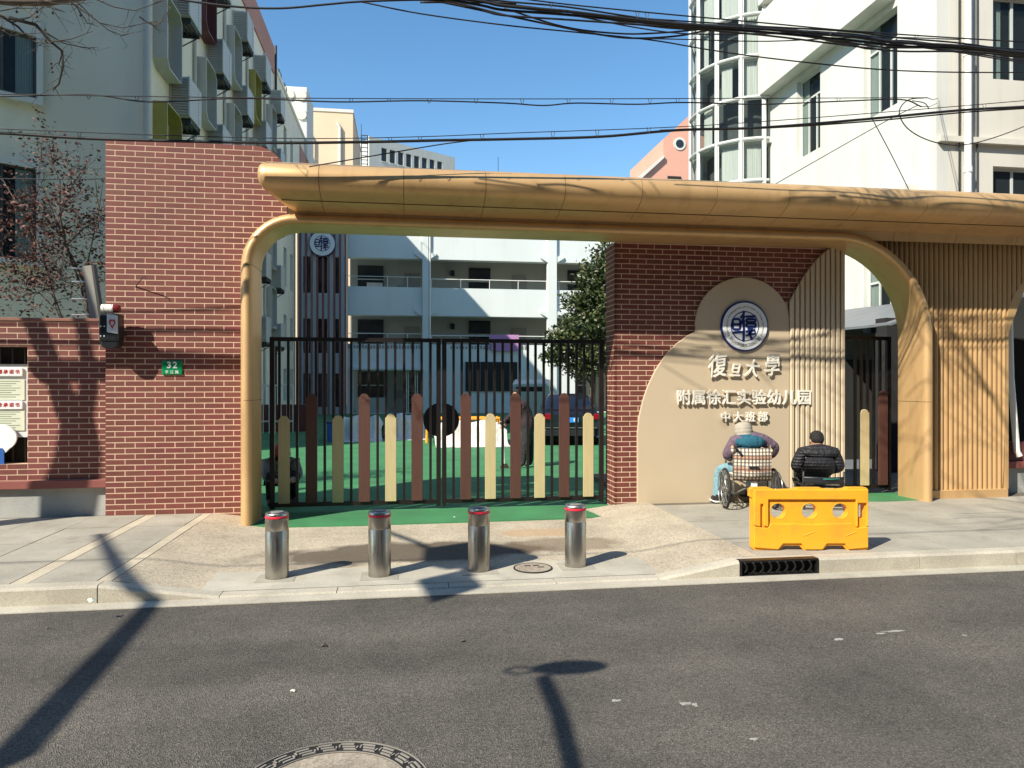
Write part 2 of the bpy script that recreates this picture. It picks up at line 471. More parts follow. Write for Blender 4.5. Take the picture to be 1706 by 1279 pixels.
M_SHOE = paint('black_shoe', (0.02,0.015,0.015), 0.6, 0.1, 8)
M_SOLE = paint('white_sole', (0.65,0.65,0.62), 0.6)
M_HAT = paint('beige_grey_knit', (0.36,0.325,0.265), 0.95, 0.15, 30, bmp=0.5)
M_REDCAP = paint('red_helmet_shell', (0.42,0.02,0.02), 0.3, 0.06, 4)
M_GREYJ = paint('grey_jacket', (0.24,0.25,0.25), 0.9, 0.2, 7)
M_MAROON_J = paint('dark_plum_coat', (0.030,0.018,0.022), 0.85, 0.2, 7)
M_PURPLE_CLOTH = paint('mauve_cloth', (0.46,0.23,0.44), 0.9, 0.15, 5)
M_MAROON = paint('maroon_slat_paint', (0.23,0.085,0.080), 0.6, 0.1, 3)
M_FLECK = paint('worn_white_road_paint', (0.33,0.32,0.29), 0.8, 0.2, 12)

def plaid():
    m, nt, b = nodes_of('plaid_fabric', 0.9)
    tc = nt.nodes.new('ShaderNodeTexCoord'); sp = N(nt, 'ShaderNodeSeparateXYZ')
    nt.links.new(tc.outputs['Object'], sp.inputs[0])
    def stripes(sock, freq, ph, lo):
        a = N(nt, 'ShaderNodeMath', operation='MULTIPLY_ADD'); a.inputs[1].default_value = freq; a.inputs[2].default_value = ph
        nt.links.new(sock, a.inputs[0])
        f = N(nt, 'ShaderNodeMath', operation='FRACT'); nt.links.new(a.outputs[0], f.inputs[0])
        g = N(nt, 'ShaderNodeMath', operation='GREATER_THAN'); g.inputs[1].default_value = lo; nt.links.new(f.outputs[0], g.inputs[0])
        return g.outputs[0]
    def mul(f, k):
        q = N(nt, 'ShaderNodeMath', operation='MULTIPLY'); q.inputs[1].default_value = k; nt.links.new(f, q.inputs[0]); return q.outputs[0]
    col = mixc(nt, 0.0, (0.66,0.58,0.46), (0.66,0.58,0.46))
    col = mixc(nt, mul(stripes(sp.outputs[2], 6.5, 0.3, 0.62), 0.75), col, (0.42,0.16,0.07))
    col = mixc(nt, mul(stripes(sp.outputs[0], 22, 0.1, 0.55), 0.80), col, (0.045,0.035,0.035))
    col = mixc(nt, mul(stripes(sp.outputs[2], 22, 0.0, 0.60), 0.72), col, (0.05,0.04,0.04))
    nt.links.new(col, b.inputs['Base Color'])
    return m
M_PLAID = plaid()

def ss(a, b, x):
    t = max(0, min(1, (x - a) / (b - a))); return t * t * (3 - 2 * t)

def gz(x, y):
    """height of the pavement: 0.15 m, dropped to the road across the gate apron"""
    w = ss(-2.55, -1.65, x) * (1 - ss(2.30, 3.15, x))
    return 0.15 * (1 - w) + (0.016 + 0.044 * (y - 6.45) / 2.6) * w

# ------------------------------------------------------------------ ground, road, kerbs, pavements
g = MB(); g.box(-400, 400, -60, 700, -0.30, -0.03); tag(g.build('ground', M_JOINT), 'bare ground under the street and buildings', kind='structure')
road = MB().box(-60, 60, -7.5, 6.15, -0.02, 0.0).build('road', M_ASPHALT)
tag(road, 'worn dark grey asphalt road in front of the gate', kind='structure')
def fleck(cx, cy, rx, ry, seed):
    rnd = random.Random(seed); n = 15
    mb = MB(); pts = []
    for k in range(n):
        a = 2*math.pi*k/n; q = rnd.uniform(0.35, 1.25)
        pts.append((cx + rx*q*math.cos(a), cy + ry*q*math.sin(a)))
    mb.prism([pts], 0.0005, 0.004, 'XY'); mb.build('paint_fleck', M_FLECK, road)
for i, (px, py, w, h) in enumerate([(1142,1173,10,2.2),(1158,1175,5,3.2),(1026,1168,8,2),(1490,1052,20,1.0),(1470,1056,9,1.0),(1398,1066,8,1.3),(1256,1232,7,2),(1606,1059,3,1.0)]):
    c = onz(px, py); d = math.hypot(c.x, c.y); fleck(c.x, c.y, w*d/FPX, h*d*d/(FPX*CH)*1.0, i)
pv = MB().box(-60, 60, -12, -7.5, -0.02, 0.13).build('far_pavement', M_SLAB); tag(pv, 'pavement on the side of the road behind the viewer', kind='structure')
gut = MB().box(-40, 40, 6.15, 6.33, -0.02, 0.006).build('gutter', M_KERB); tag(gut, 'pale concrete gutter strip along the kerb', kind='structure')

kerb = bpy.data.objects.new('kerb', None); COL.objects.link(kerb); ORG[kerb] = Vector(); tag(kerb, 'pale concrete kerb stones along the pavement', kind='structure')
def kerb_stone(x0, x1, z0, z1, i):
    mb = MB(); y0, y1 = 6.33, 6.48; c = 0.022
    j = random.Random(i).uniform(-0.006, 0.006)
    prof = lambda z: [(y0+j, -0.02), (y0+j, z-c), (y0+j+c*0.9, z), (y1, z), (y1, -0.02)]
    a, b = x0 + 0.0035, x1 - 0.0035
    n = 8
    pts, fs = [], []
    for k in range(n + 1):
        t = k / n; x = a + (b-a)*t; z = z0 + (z1-z0)*t
        pts += [(x, y, zz) for y, zz in prof(z)]
    for k in range(n):
        for q in range(5):
            fs.append((k*5+q, k*5+(q+1)%5, (k+1)*5+(q+1)%5, (k+1)*5+q))
    fs += [(4,3,2,1,0), tuple(n*5+q for q in range(5))]
    mb.add(pts, fs).build('kerb_stone', M_KERB, kerb)
xs = [-13.0 + 1.05*i for i in range(11)]
for i in range(10): kerb_stone(xs[i], xs[i+1], 0.15, 0.15, i)
kerb_stone(-2.50, -1.55, 0.15, 0.018, 20)
for i in range(4): kerb_stone(-1.55+0.9625*i, -0.5875+0.9625*i, 0.018, 0.018, 30+i)
kerb_stone(2.30, 3.08, 0.018, 0.15, 40)
for i in range(9): kerb_stone(3.88+1.05*i, 4.93+1.05*i, 0.15, 0.15, 50+i)

# apron across the gate: one rough concrete sheet following gz
ap = MB(); nx, ny = 60, 24
xs = [-2.44 + (3.34+2.44)*i/nx for i in range(nx+1)]; ys = [6.48 + (9.68-6.48)*j/ny for j in range(ny+1)]
ap.add([(x, y, gz(x, y)) for y in ys for x in xs], [(j*(nx+1)+i, j*(nx+1)+i+1, (j+1)*(nx+1)+i+1, (j+1)*(nx+1)+i) for j in range(ny) for i in range(nx)])
tag(ap.build('driveway_apron', M_APRON, smooth=True), 'rough tan concrete ramp between kerb and gate with a dark damp patch', kind='structure')

yp = MB().box(-60, -6.21, 9.95, 60, -0.02, 0.07).box(12.01, 60, 13.0, 60, -0.02, 0.07).build('side_yard', M_KERB)
tag(yp, 'pale paved ground around the blocks on either side of the yard', kind='structure')
side = MB().box(-40, -2.44, 6.48, 9.9, -0.02, 0.138).box(3.34, 40, 6.48, 13.0, -0.02, 0.138).build('pavement', M_JOINT)
tag(side, 'grey granite slab pavement on both sides of the gate ramp', kind='structure')
def slabs(x0, x1, y0, y1, dx, dy, mat=None):
    y = y0; r = 0
    while y < y1 - 0.05:
        x = x0
        while x < x1 - 0.02:
            xe, ye = min(x+dx, x1), min(y+dy, y1)
            t = random.uniform(-0.0025, 0.0025)
            MB().box(x+0.005, xe-0.005, y+0.005, ye-0.005, 0.10, 0.15+t).build('paving_slab', mat or M_SLAB, side)
            x += dx
        y += dy; r += 1
slabs(-2.56, -2.44, 6.48, 9.65, 0.12, 0.79, M_SLAB_PALE)
slabs(-3.10, -2.56, 6.48, 9.65, 0.54, 0.80)
slabs(-3.24, -3.10, 6.48, 9.65, 0.14, 0.79, M_SLAB_PALE)
slabs(-5.64, -3.24, 6.48, 9.65, 0.60, 0.80)
slabs(-8.04, -5.64, 6.48, 9.65, 0.60, 0.80)
slabs(3.34, 7.54, 6.48, 9.40, 0.70, 0.584)
slabs(7.54, 12.44, 6.48, 9.40, 0.70, 0.584)

# green painted ground of the yard, spilling a little onto the apron
gy = MB()
edge = [(-1.95, 9.16), (-1.5, 9.03), (-0.6, 9.0), (0.6, 9.02), (1.6, 9.04), (2.2, 9.06), (2.75, 9.13), (3.05, 9.40), (3.1, 9.62)]
gy.prism([edge + [(3.1, 9.95), (-1.95, 9.95)]], 0.0, 0.0755, 'XY')
gy.box(-6.2, 12, 9.95, 46, 0.0, 0.0755)
gy.prism([[(6.3, 9.30), (6.6, 9.22), (7.3, 9.25), (7.35, 9.95), (6.3, 9.95)]], 0.10, 0.156, 'XY')
tag(gy.build('yard_ground', M_GREEN), 'green painted school yard running out under the gate', kind='structure')

# ------------------------------------------------------------------ bricks
BW, BH, BPX, BPZ = 0.2274, 0.0606, 0.237, 0.0705
BRICKS = {}
def brick_mesh(w):
    k = round(w, 4)
    if k not in BRICKS:
        mb = MB().cbox(0, w, 0, 0.03, 0, BH, 0.003)
        me = mb.mesh('brick'); me.materials.append(M_BRICK); BRICKS[k] = me
    return BRICKS[k]

def clip(poly, conv):
    """2-D polygon cut by a convex counter-clockwise outline"""
    out = poly
    for i in range(len(conv)):
        a, b = conv[i], conv[(i+1) % len(conv)]
        side_ = lambda p: (b[0]-a[0])*(p[1]-a[1]) - (b[1]-a[1])*(p[0]-a[0])
        res = []
        for j in range(len(out)):
            p, q = out[j], out[(j+1) % len(out)]
            sp_, sq = side_(p), side_(q)
            if sp_ >= -1e-9: res.append(p)
            if (sp_ > 1e-9 and sq < -1e-9) or (sp_ < -1e-9 and sq > 1e-9):
                t = sp_/(sp_-sq); res.append((p[0]+(q[0]-p[0])*t, p[1]+(q[1]-p[1])*t))
        out = res
        if len(out) < 3: return []
    return out

def brick_field(fields, parent, limit=300):
    """fields: (T, outline, phase, skip, v0): courses laid in the local x-z plane of T, faces at local y = 0"""
    items = []
    for T, outline, phase, skip, v0 in fields:
        us = [p[0] for p in outline]; vs = [p[1] for p in outline]
        r = 0; v = v0
        while v < max(vs):
            u = min(us) - BPX + phase + (BPX/2 if r % 2 else 0)
            while u < max(us):
                rect = [(u,v),(u+BW,v),(u+BW,v+BH),(u,v+BH)]
                c = clip(rect, outline)
                if c:
                    cw = max(p[0] for p in c) - min(p[0] for p in c); chh = max(p[1] for p in c) - min(p[1] for p in c)
                    if cw > 0.012 and chh > 0.012 and not (skip and all(skip(*p) for p in c)):
                        mid = T @ Vector((u+BW/2, 0, v+BH/2))
                        items.append(((mid - Vector((0,0,CH))).length, T, c, cw, chh))
                u += BPX
            v += BPZ; r += 1
    items.sort(key=lambda t: t[0])
    rest = MB()
    for k, (d, T, c, cw, chh) in enumerate(items):
        full = len(c) == 4 and abs(chh - BH) < 1e-4
        x0, z0 = min(p[0] for p in c), min(p[1] for p in c)
        if k < limit:
            if full:
                o = place('brick', brick_mesh(cw), None, parent, loc=T @ Vector((x0, 0, z0)))
                o.rotation_euler = T.to_euler()
            else:
                MB(T).prism([c], 0, 0.03).build('brick', M_BRICK, parent)
        else:
            rest.T = T
            if full: rest.cbox(x0, x0+cw, 0, 0.03, z0, z0+chh, 0.003)
            else: rest.prism([c], 0, 0.03)
    if rest.v:
        rest.T = None
        tag(rest.build('brick_courses', M_BRICK, parent), kind='stuff')

WY = 9.65                                             # plane of the brick faces on the street
def rounded(x0, x1, z0, z1, r, n=8):
    return [(x0, z0), (x1, z0)] + [(x1-r+r*math.cos(a), z1-r+r*math.sin(a)) for a in [math.pi/2*i/n for i in range(n+1)]] + [(x0, z1)]

# tall brick wall on the left
w = thing('brick_wall', 'tall red brick wall left of the gate with a green number plate on it', 'wall', (-2.85, WY, 0.1))
out = rounded(-3.715, -1.52, 0.0, 4.87, 0.42)
MB().prism([[(-3.712,0.0),(-1.90,0.0),(-1.90,3.80)] + rounded(-3.712, -1.523, 3.80, 4.865, 0.42)[1:]], WY+0.0022, WY+0.32).build('mortar_core', M_MORTAR, w)
brick_field([(frame(0, WY), [(-3.715,0.0),(-1.90,0.0),(-1.90,3.816),(-3.715,3.816)], 0.115, None, 0.012),
             (frame(0, WY), rounded(-3.715, -1.52, 3.816, 4.87, 0.42), 0.115, None, 0.012+54*BPZ),
             (frame(-3.715, WY+0.32, 0, -R(90)), [(0.0, 0.0), (0.30, 0.0), (0.30, 4.86), (0.0, 4.86)], 0.0, None, 0.012)], w)

# low brick wall with the notice board bay
lw = thing('low_brick_wall', 'low red brick wall at the left edge with a notice board bay and grey plinth', 'wall', (-6, 9.75, 0.1))
LY = 9.75
bay = [(-7.2, 0.80), (-4.66, 0.80), (-4.66, 2.27), (-7.2, 2.27)]
MB().prism([[(-12, 0.60), (-3.72, 0.60), (-3.72, 2.58), (-12, 2.58)], bay], LY+0.0022, LY+0.28).build('mortar_core', M_MORTAR, lw)
inbay = lambda u, v: -7.21 < u < -4.665 and 0.79 < v < 2.275
fl = []
for poly in ([(-12,0.60),(-3.72,0.60),(-3.72,0.80),(-12,0.80)], [(-4.66,0.80),(-3.72,0.80),(-3.72,2.27),(-4.66,2.27)], [(-12,2.27),(-3.72,2.27),(-3.72,2.585),(-12,2.585)], [(-12,0.80),(-7.2,0.80),(-7.2,2.27),(-12,2.27)]):
    fl.append((frame(0, LY), poly, {0.60:0.05}.get(poly[0][1], 0.05) + (math.fmod(-12 - poly[0][0], BPX)), None, 0.605))
# one bond for all four pieces
items_out = [[(-4.66,0.60),(-3.72,0.60),(-3.72,2.585),(-4.66,2.585)], [(-12,0.60),(-4.66,0.60),(-4.66,0.80),(-12,0.80)], [(-12,2.27),(-4.66,2.27),(-4.66,2.585),(-12,2.585)]]
def phase_for(x): return math.fmod(2.37*10 - (x + 12), BPX)
brick_field([(frame(0, LY), q, phase_for(q[0][0]), None, 0.605) for q in items_out], lw)
MB().box(-12, -3.72, LY-0.07, LY+0.28, 0.50, 0.60).build('brick_ledge', paint('red_tile_ledge', (0.25,0.075,0.06), 0.6, 0.12, 4), lw, bevel=0.006)
MB().box(-12, -3.72, LY+0.005, LY+0.28, 0.0, 0.50).build('plinth', M_BASEWALL, lw)
MB().box(-12, -3.72, LY-0.012, LY+0.29, 2.585, 2.625).build('coping', paint('red_coping', (0.24,0.10,0.07), 0.7, 0.15, 5), lw, bevel=0.005)
MB().box(-7.2, -4.66, LY+0.262, LY+0.30, 0.80, 2.27).build('bay_back', M_DARK, lw)
for i in range(9):
    MB().tube([(-4.78-0.14*i, LY+0.20, 0.80), (-4.78-0.14*i, LY+0.20, 2.27)], 0.012, 6).build('bay_bar', M_GATE, lw)

nb = thing('notice_board', 'white notice board with red headings in the low wall at the left edge', 'notice board', (-5.3, LY+0.12, 1.1))
MB().box(-6.6, -4.672, LY+0.13, LY+0.16, 1.13, 2.03).build('board_panel', M_BOARD, nb)
MB().box(-6.6, -4.668, LY+0.12, LY+0.165, 2.03, 2.05).build('board_rail', M_CHROME, nb)
for z, txt in ((1.95, '一师德承诺书'), (1.535, '一廉政承诺书')):
    MB().box(-5.6, -4.765, LY+0.10, LY+0.125, z-0.055, z+0.055).build('heading_plate', M_WHITE, nb, bevel=0.01)
    for k, ch in enumerate(txt):
        letter('character', ch, 0.058, (-5.16+0.067*k, LY+0.098, z), M_REDPRINT, nb, 0.002, 0.001)
for z in (1.73, 1.345):
    MB().box(-5.6, -4.75, LY+0.118, LY+0.128, z-0.13, z+0.13).build('notice_sheet', M_PAPER, nb)
    mb = MB()
    for k in range(8):
        mb.box(-5.55, -4.80-0.05*((k*7) % 3), LY+0.1165, LY+0.1175, z+0.10-0.028*k, z+0.108-0.028*k)
    mb.build('printed_lines', paint('grey_print', (0.22,0.25,0.17), 0.7), nb)
# rounded figure-like cloud cut-out and blue base at the foot of the board
MB().prism([[(-5.5,1.27)]+[(-5.02+0.20*math.cos(a), 1.13+0.17*math.sin(a)) for a in [R(90-12*i) for i in range(13)]]+[(-4.95,0.94),(-5.5,0.94)]], LY+0.07, LY+0.095).build('cloud_panel', M_WHITE, nb)
MB().prism([[(-5.5,0.80),(-4.955,0.80),(-4.955,0.95),(-4.98,1.0),(-5.5,1.0)]], LY+0.055, LY+0.068).build('blue_panel', M_BLUE, nb)
MB().ball((-5.08, LY+0.068, 1.09), 0.045, 0.012, 0.05).build('red_dot', M_REDPRINT, nb, smooth=True)

# sign wall right of the gate
sw = thing('sign_wall', 'red brick gate wall with beige cloud shaped panel and kindergarten lettering', 'sign wall', (4.5, WY, 0.1))
SX0, SX1 = 2.862, 6.292
MB().box(SX0+0.0022, SX1, WY+0.0022, WY+0.46, 0.0, 3.765).build('mortar_core', M_MORTAR, sw)
def pxz(pts, Y): return [(at(a, b, Y).x, at(a, b, Y).z) for a, b in pts]
cloud_px = [(1062,900),(1062,722),(1065,694),(1071,668),(1080,642),(1092,617),(1108,593),(1127,573),(1146,559),(1158,553)]
cloud_px += [(1238 + 79*math.cos(a), 541 - 79*math.sin(a)) for a in [R(186 - (186-32)*i/18) for i in range(19)]]
cloud_px += [(1313,515),(1315,530),(1315,900)]
PY = WY - 0.035
cloud = pxz(cloud_px, PY)
cloud[0] = (cloud[1][0], 0.0); cloud[-1] = (cloud[-2][0], 0.0)
def inside(poly, u, v):
    c = False; n = len(poly)
    for i in range(n):
        a, b = poly[i], poly[i-1]
        if (a[1] > v) != (b[1] > v) and u < (b[0]-a[0])*(v-a[1])/(b[1]-a[1]) + a[0]: c = not c
    return c
slx0, slx1 = cloud[-1][0], SX1
def slat_top(x):
    t = (x - slx0)/(slx1 - slx0); return 2.97 + 0.86*(1 - (1-t)**1.9)
def hidden(u, v): return inside(cloud, u, v) or (u > slx0 and v < slat_top(u) - 0.01)
brick_field([(frame(0, WY), [(SX0,0.0),(SX1,0.0),(SX1,3.765),(SX0,3.765)], 0.10, hidden, 0.02),
             (frame(SX0, WY+0.46, 0, -R(90)), [(0.0,0.0),(0.46,0.0),(0.46,3.765),(0.0,3.765)], 0.12, None, 0.02)], sw)
MB().prism([cloud], PY, WY+0.012).build('cloud_panel', M_BEIGE, sw, bevel=0.006)
n = 11; pitch = (slx1 - slx0)/n
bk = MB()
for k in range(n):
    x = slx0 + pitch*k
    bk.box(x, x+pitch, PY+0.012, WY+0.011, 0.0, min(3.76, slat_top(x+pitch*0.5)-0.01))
    zt0, zt1 = min(3.762, slat_top(x+0.006)), min(3.762, slat_top(x+pitch-0.008))
    c = 0.012; a, b = x+0.009, x+pitch-0.009
    MB().add([(a,PY+0.012,0.12),(b,PY+0.012,0.12),(b,PY-0.012,0.12),(b-c,PY-0.028,0.12),(a+c,PY-0.028,0.12),(a,PY-0.012,0.12),
              (a,PY+0.012,zt0),(b,PY+0.012,zt1),(b,PY-0.012,zt1),(b-c,PY-0.028,zt1),(a+c,PY-0.028,zt0),(a,PY-0.012,zt0)],
             [(5,4,3,2,1,0),(6,7,8,9,10,11),(0,1,7,6),(1,2,8,7),(2,3,9,8),(3,4,10,9),(4,5,11,10),(5,0,6,11)]).build('slat', M_BEIGE_SLAT, sw)
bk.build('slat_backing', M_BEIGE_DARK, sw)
# lettering
def row(txt, px0, px1, py, size_px, bold, shear=0.0, ext=0.013, Y=PY-0.035, sizes=None, dys=None, rots=None):
    nn = len(txt)
    for k, ch in enumerate(txt):
        px = px0 + (px1-px0)*k/(nn-1)
        p = at(px, py + (dys[k] if dys else 0), Y)
        s_ = (sizes[k] if sizes else size_px) / (FPX / (p.y*math.cos(YAW) + p.x*math.sin(YAW)))
        o = letter('character', ch, s_*1.06, p, M_LETTER, sw, ext, bold*s_, shear, roty=(rots[k] if rots else 0))
EXT = 0.008
def calli(ch, px, py, size_px, sx, rot):
    p = at(px, py, PY-0.035)
    s_ = size_px / (FPX / (p.y*math.cos(YAW) + p.x*math.sin(YAW)))
    letter('character', ch, s_, p, M_LETTER, sw, EXT, 0.0048, 0.22, roty=rot, scale_x=sx)
calli('復', 1193, 612, 42, 0.80, R(-6)); calli('旦', 1224, 618, 25, 0.85, R(2)); calli('大', 1251, 616, 31, 0.85, R(4)); calli('學', 1285, 611, 39, 0.72, R(-3))
row('附属徐汇实验幼儿园', 1139, 1340, 664, 25.0, 0.021, 0, ext=0.009)
row('中大班部', 1209, 1271, 696, 17.0, 0.024, 0, ext=0.009)

# round emblem (shared by the wall and the far tower)
def ribbon(mb, pts, w, y0, y1):
    pts = [Vector((p[0], p[1])) for p in pts]
    L, Rr = [], []
    for i, p in enumerate(pts):
        d = (pts[min(i+1, len(pts)-1)] - pts[max(i-1, 0)]).normalized()
        nn = Vector((-d.y, d.x))*w/2
        L.append(p+nn); Rr.append(p-nn)
    for i in range(len(pts)-1):
        q = [L[i], L[i+1], Rr[i+1], Rr[i]]
        mb.add([(a.x, y0, a.y) for a in q] + [(a.x, y1, a.y) for a in q], [(0,1,2,3),(7,6,5,4),(0,4,5,1),(1,5,6,2),(2,6,7,3),(3,7,4,0)])
def emblem(name, parent, c, r, small=False):
    T = frame(*c) @ Matrix.Scale(r, 4)
    th = 0.05
    MB(T).lathe([(0.0,-th),(0.96,-th),(1.0,-th+0.02),(1.0,0.10),(0,0.10)], n=48, axis='Y').build(name, M_NAVY, parent, smooth='auto')
    em = [o for o in parent.children if o.name.startswith(name)][-1]
    MB(T).lathe([(0.60,-th-0.012),(0.93,-th-0.012),(0.93,-th+0.01),(0.60,-th+0.01)], n=48, axis='Y', ring=True).build('white_ring', M_WHITE_ENAMEL, em)
    MB(T).lathe([(0.0,-th-0.012),(0.555,-th-0.012),(0.555,-th+0.01),(0,-th+0.01)], n=40, axis='Y').build('white_centre', M_WHITE_ENAMEL, em)
    gl = MB(T); y0, y1 = -th-0.03, -th-0.005
    S = lambda pts: [((x-640)/520.0, (690-y)/520.0) for x, y in pts]
    rr = lambda x0, y0_, x1, y1_, q: [(x0+q,y0_),(x1-q,y0_),(x1-q*0.3,y0_+q*0.3),(x1,y0_+q),(x1,y1_-q),(x1-q*0.3,y1_-q*0.3),(x1-q,y1_),(x0+q,y1_),(x0+q*0.3,y1_-q*0.3),(x0,y1_-q),(x0,y0_+q),(x0+q*0.3,y0_+q*0.3),(x0+q,y0_)]
    W = 0.090
    for pts in (rr(368,545,530,755,40), [(368,655),(530,655)], [(360,825),(600,805)], [(620,375),(600,450),(540,525)], [(625,470),(590,560),(545,650)],
                [(610,560),(610,800),(600,1005)], [(650,495),(870,485)], rr(665,545,865,605,28), rr(665,635,870,700,30), [(690,735),(790,745),(750,830),(660,890)],
                [(650,800),(850,765),(860,840),(770,850)], [(735,790),(745,870),(790,970)]):
        ribbon(gl, S(pts), W, y0, y1)
    gl.build('monogram', M_NAVY, em, fix=False)
    if not small:
        for txt, r0, top in (('Experimental Kindergarten affiliated to Fudan University', 0.765, True), ('复旦大学附属徐汇实验幼儿园', 0.765, False)):
            nn = len(txt); span = R(236) if top else R(100)
            for k, ch in enumerate(txt):
                if ch == ' ': continue
                a = (k/(nn-1)-0.5)*span
                me = text_mesh(ch, (0.12 if top else 0.15)*r, 0.0015)
                me.materials.clear()
                pos = Vector((c[0] + math.sin(a)*r0*r, c[1]-(th+0.016)*r, c[2] + (math.cos(a) if top else -math.cos(a))*r0*r))
                o = place('character', me, M_GREY_METAL, em, loc=pos)
                o.rotation_euler = (0, a if top else -a, 0)
                if top and k > 60: break
    return em
p = at(1240, 544, PY-0.01)
emblem('round_emblem', sw, (p.x, PY-0.012, p.z), 0.358)

# ------------------------------------------------------------------ gate portal: canopy, frame, slatted pier
po = thing('gate_canopy', 'golden metal gate portal with rounded canopy, curved arch frame and slatted pier', 'gate portal', (2.7, 9.3, 0.1))
IX0, IX1, IZ, RL, RR = -1.846, 7.19, 3.77, 0.52, 1.30
path = [((IX0, z), (-1, 0)) for z in (0.0, 0.8, 1.6, 2.4, IZ-RL)]
path += [((IX0+RL-RL*math.cos(a), IZ-RL+RL*math.sin(a)), (-math.cos(a), math.sin(a))) for a in [R(90*i/10) for i in range(1, 11)]]
path += [((IX0+RL+(IX1-RR-IX0-RL)*i/8, IZ), (0, 1)) for i in range(1, 8)]
path += [((IX1-RR+RR*math.sin(a), IZ-RR+RR*math.cos(a)), (math.sin(a), math.cos(a))) for a in [R(90*i/16) for i in range(0, 17)]]
path += [((IX1, z), (1, 0)) for z in (1.9, 1.55, 0.8, 0.0)]
prof = [(0.168,9.64),(0.168,9.34),(0.160,9.24),(0.140,9.165),(0.105,9.118),(0.070,9.105),(0.035,9.112),(0.010,9.14),(0.0,9.19),(0.0,9.69),(0.04,9.69)]
def sweep(i0, i1, name):
    pts, fs = [], []
    m = len(prof); sub = path[i0:i1+1]
    for (p_, n_) in sub:
        top = abs(n_[1]) 
        for (o_, y_) in prof:
            k = o_*(1 - 0.10*max(0, n_[1]))
            pts.append((p_[0]+n_[0]*k, y_, p_[1]+n_[1]*k))
    for a in range(len(sub)-1):
        for b in range(m-1):
            fs.append((a*m+b, a*m+b+1, (a+1)*m+b+1, (a+1)*m+b))
    fs += [tuple(range(m))[::-1], tuple((len(sub)-1)*m+b for b in range(m))]
    o = MB().add(pts, fs).build(name, M_GOLD, po, smooth='auto')
    return o
# seams between sheet panels of the frame
cuts = [0, 2, 4, 14, 17, 20, 22, len(path)-3, len(path)-1]
for a, b in zip(cuts[:-1], cuts[1:]): sweep(a, b, 'frame_panel')
for idx in (2, 4, len(path)-3):
    (p_, n_) = path[idx]
    pts = [(p_[0]+n_[0]*o_*1.003 - n_[0]*0.002, y_-0.0015, p_[1]) for o_, y_ in prof[1:10]]
    mb = MB(); k = len(pts)
    mb.add([(x, y, z-0.003) for x, y, z in pts] + [(x, y, z+0.003) for x, y, z in pts], [(i, i+1, i+1+k, i+k) for i in range(k-1)])
    mb.build('panel_seam', M_GOLD_DARK, po)
# canopy
cprof = [(9.95,4.44,0),(9.30,4.43,0),(8.82,4.40,0),(8.66,4.375,0),(8.56,4.32,0),(8.51,4.24,0),(8.505,4.16,0),(8.54,4.085,0),(8.62,4.035,0),(8.80,3.975,0),(8.98,3.935,0),(9.16,3.915,0),(9.20,3.80,0)]
XE = [-1.50,-1.60,-1.66,-1.68,-1.685,-1.685,-1.68,-1.665,-1.63,-1.55,-1.47,-1.41,-1.41]
seams = [-0.99+0.967*k for k in range(0, 17)]
def canopy_panel(xa, xb, end=False):
    m = len(cprof); secs = []
    def sec(fx, shrink=0.0):
        cy, cz = 8.95, 4.18
        return [(fx(i), y + (cy-y)*shrink, z + (cz-z)*shrink) for i, (y, z, _) in enumerate(cprof)]
    if end:
        secs = [sec(lambda i: XE[i]+0.00, 0.22), sec(lambda i: XE[i]+0.012, 0.12), sec(lambda i: XE[i]+0.04, 0.04), sec(lambda i: XE[i]+0.10, 0.0), sec(lambda i: xb)]
    else:
        secs = [sec(lambda i: xa), sec(lambda i: xb)]
    pts = [q for s_ in secs for q in s_]
    fs = [(a*m+b, a*m+b+1, (a+1)*m+b+1, (a+1)*m+b) for a in range(len(secs)-1) for b in range(m-1)]
    fs += [tuple(range(m))[::-1], tuple((len(secs)-1)*m+b for b in range(m))]
    MB().add(pts, fs).build('canopy_panel', M_GOLD, po, smooth='auto')
canopy_panel(0, seams[0]-0.003, True)
for a, b in zip(seams[:-1], seams[1:]): canopy_panel(a+0.003, b-0.003)
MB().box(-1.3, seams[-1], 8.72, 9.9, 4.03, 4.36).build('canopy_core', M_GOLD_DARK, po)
MB().tube([(-1.45, 8.80, 3.972), (seams[-1], 8.80, 3.972)], 0.006, 6).build('soffit_seam', M_GOLD_DARK, po)
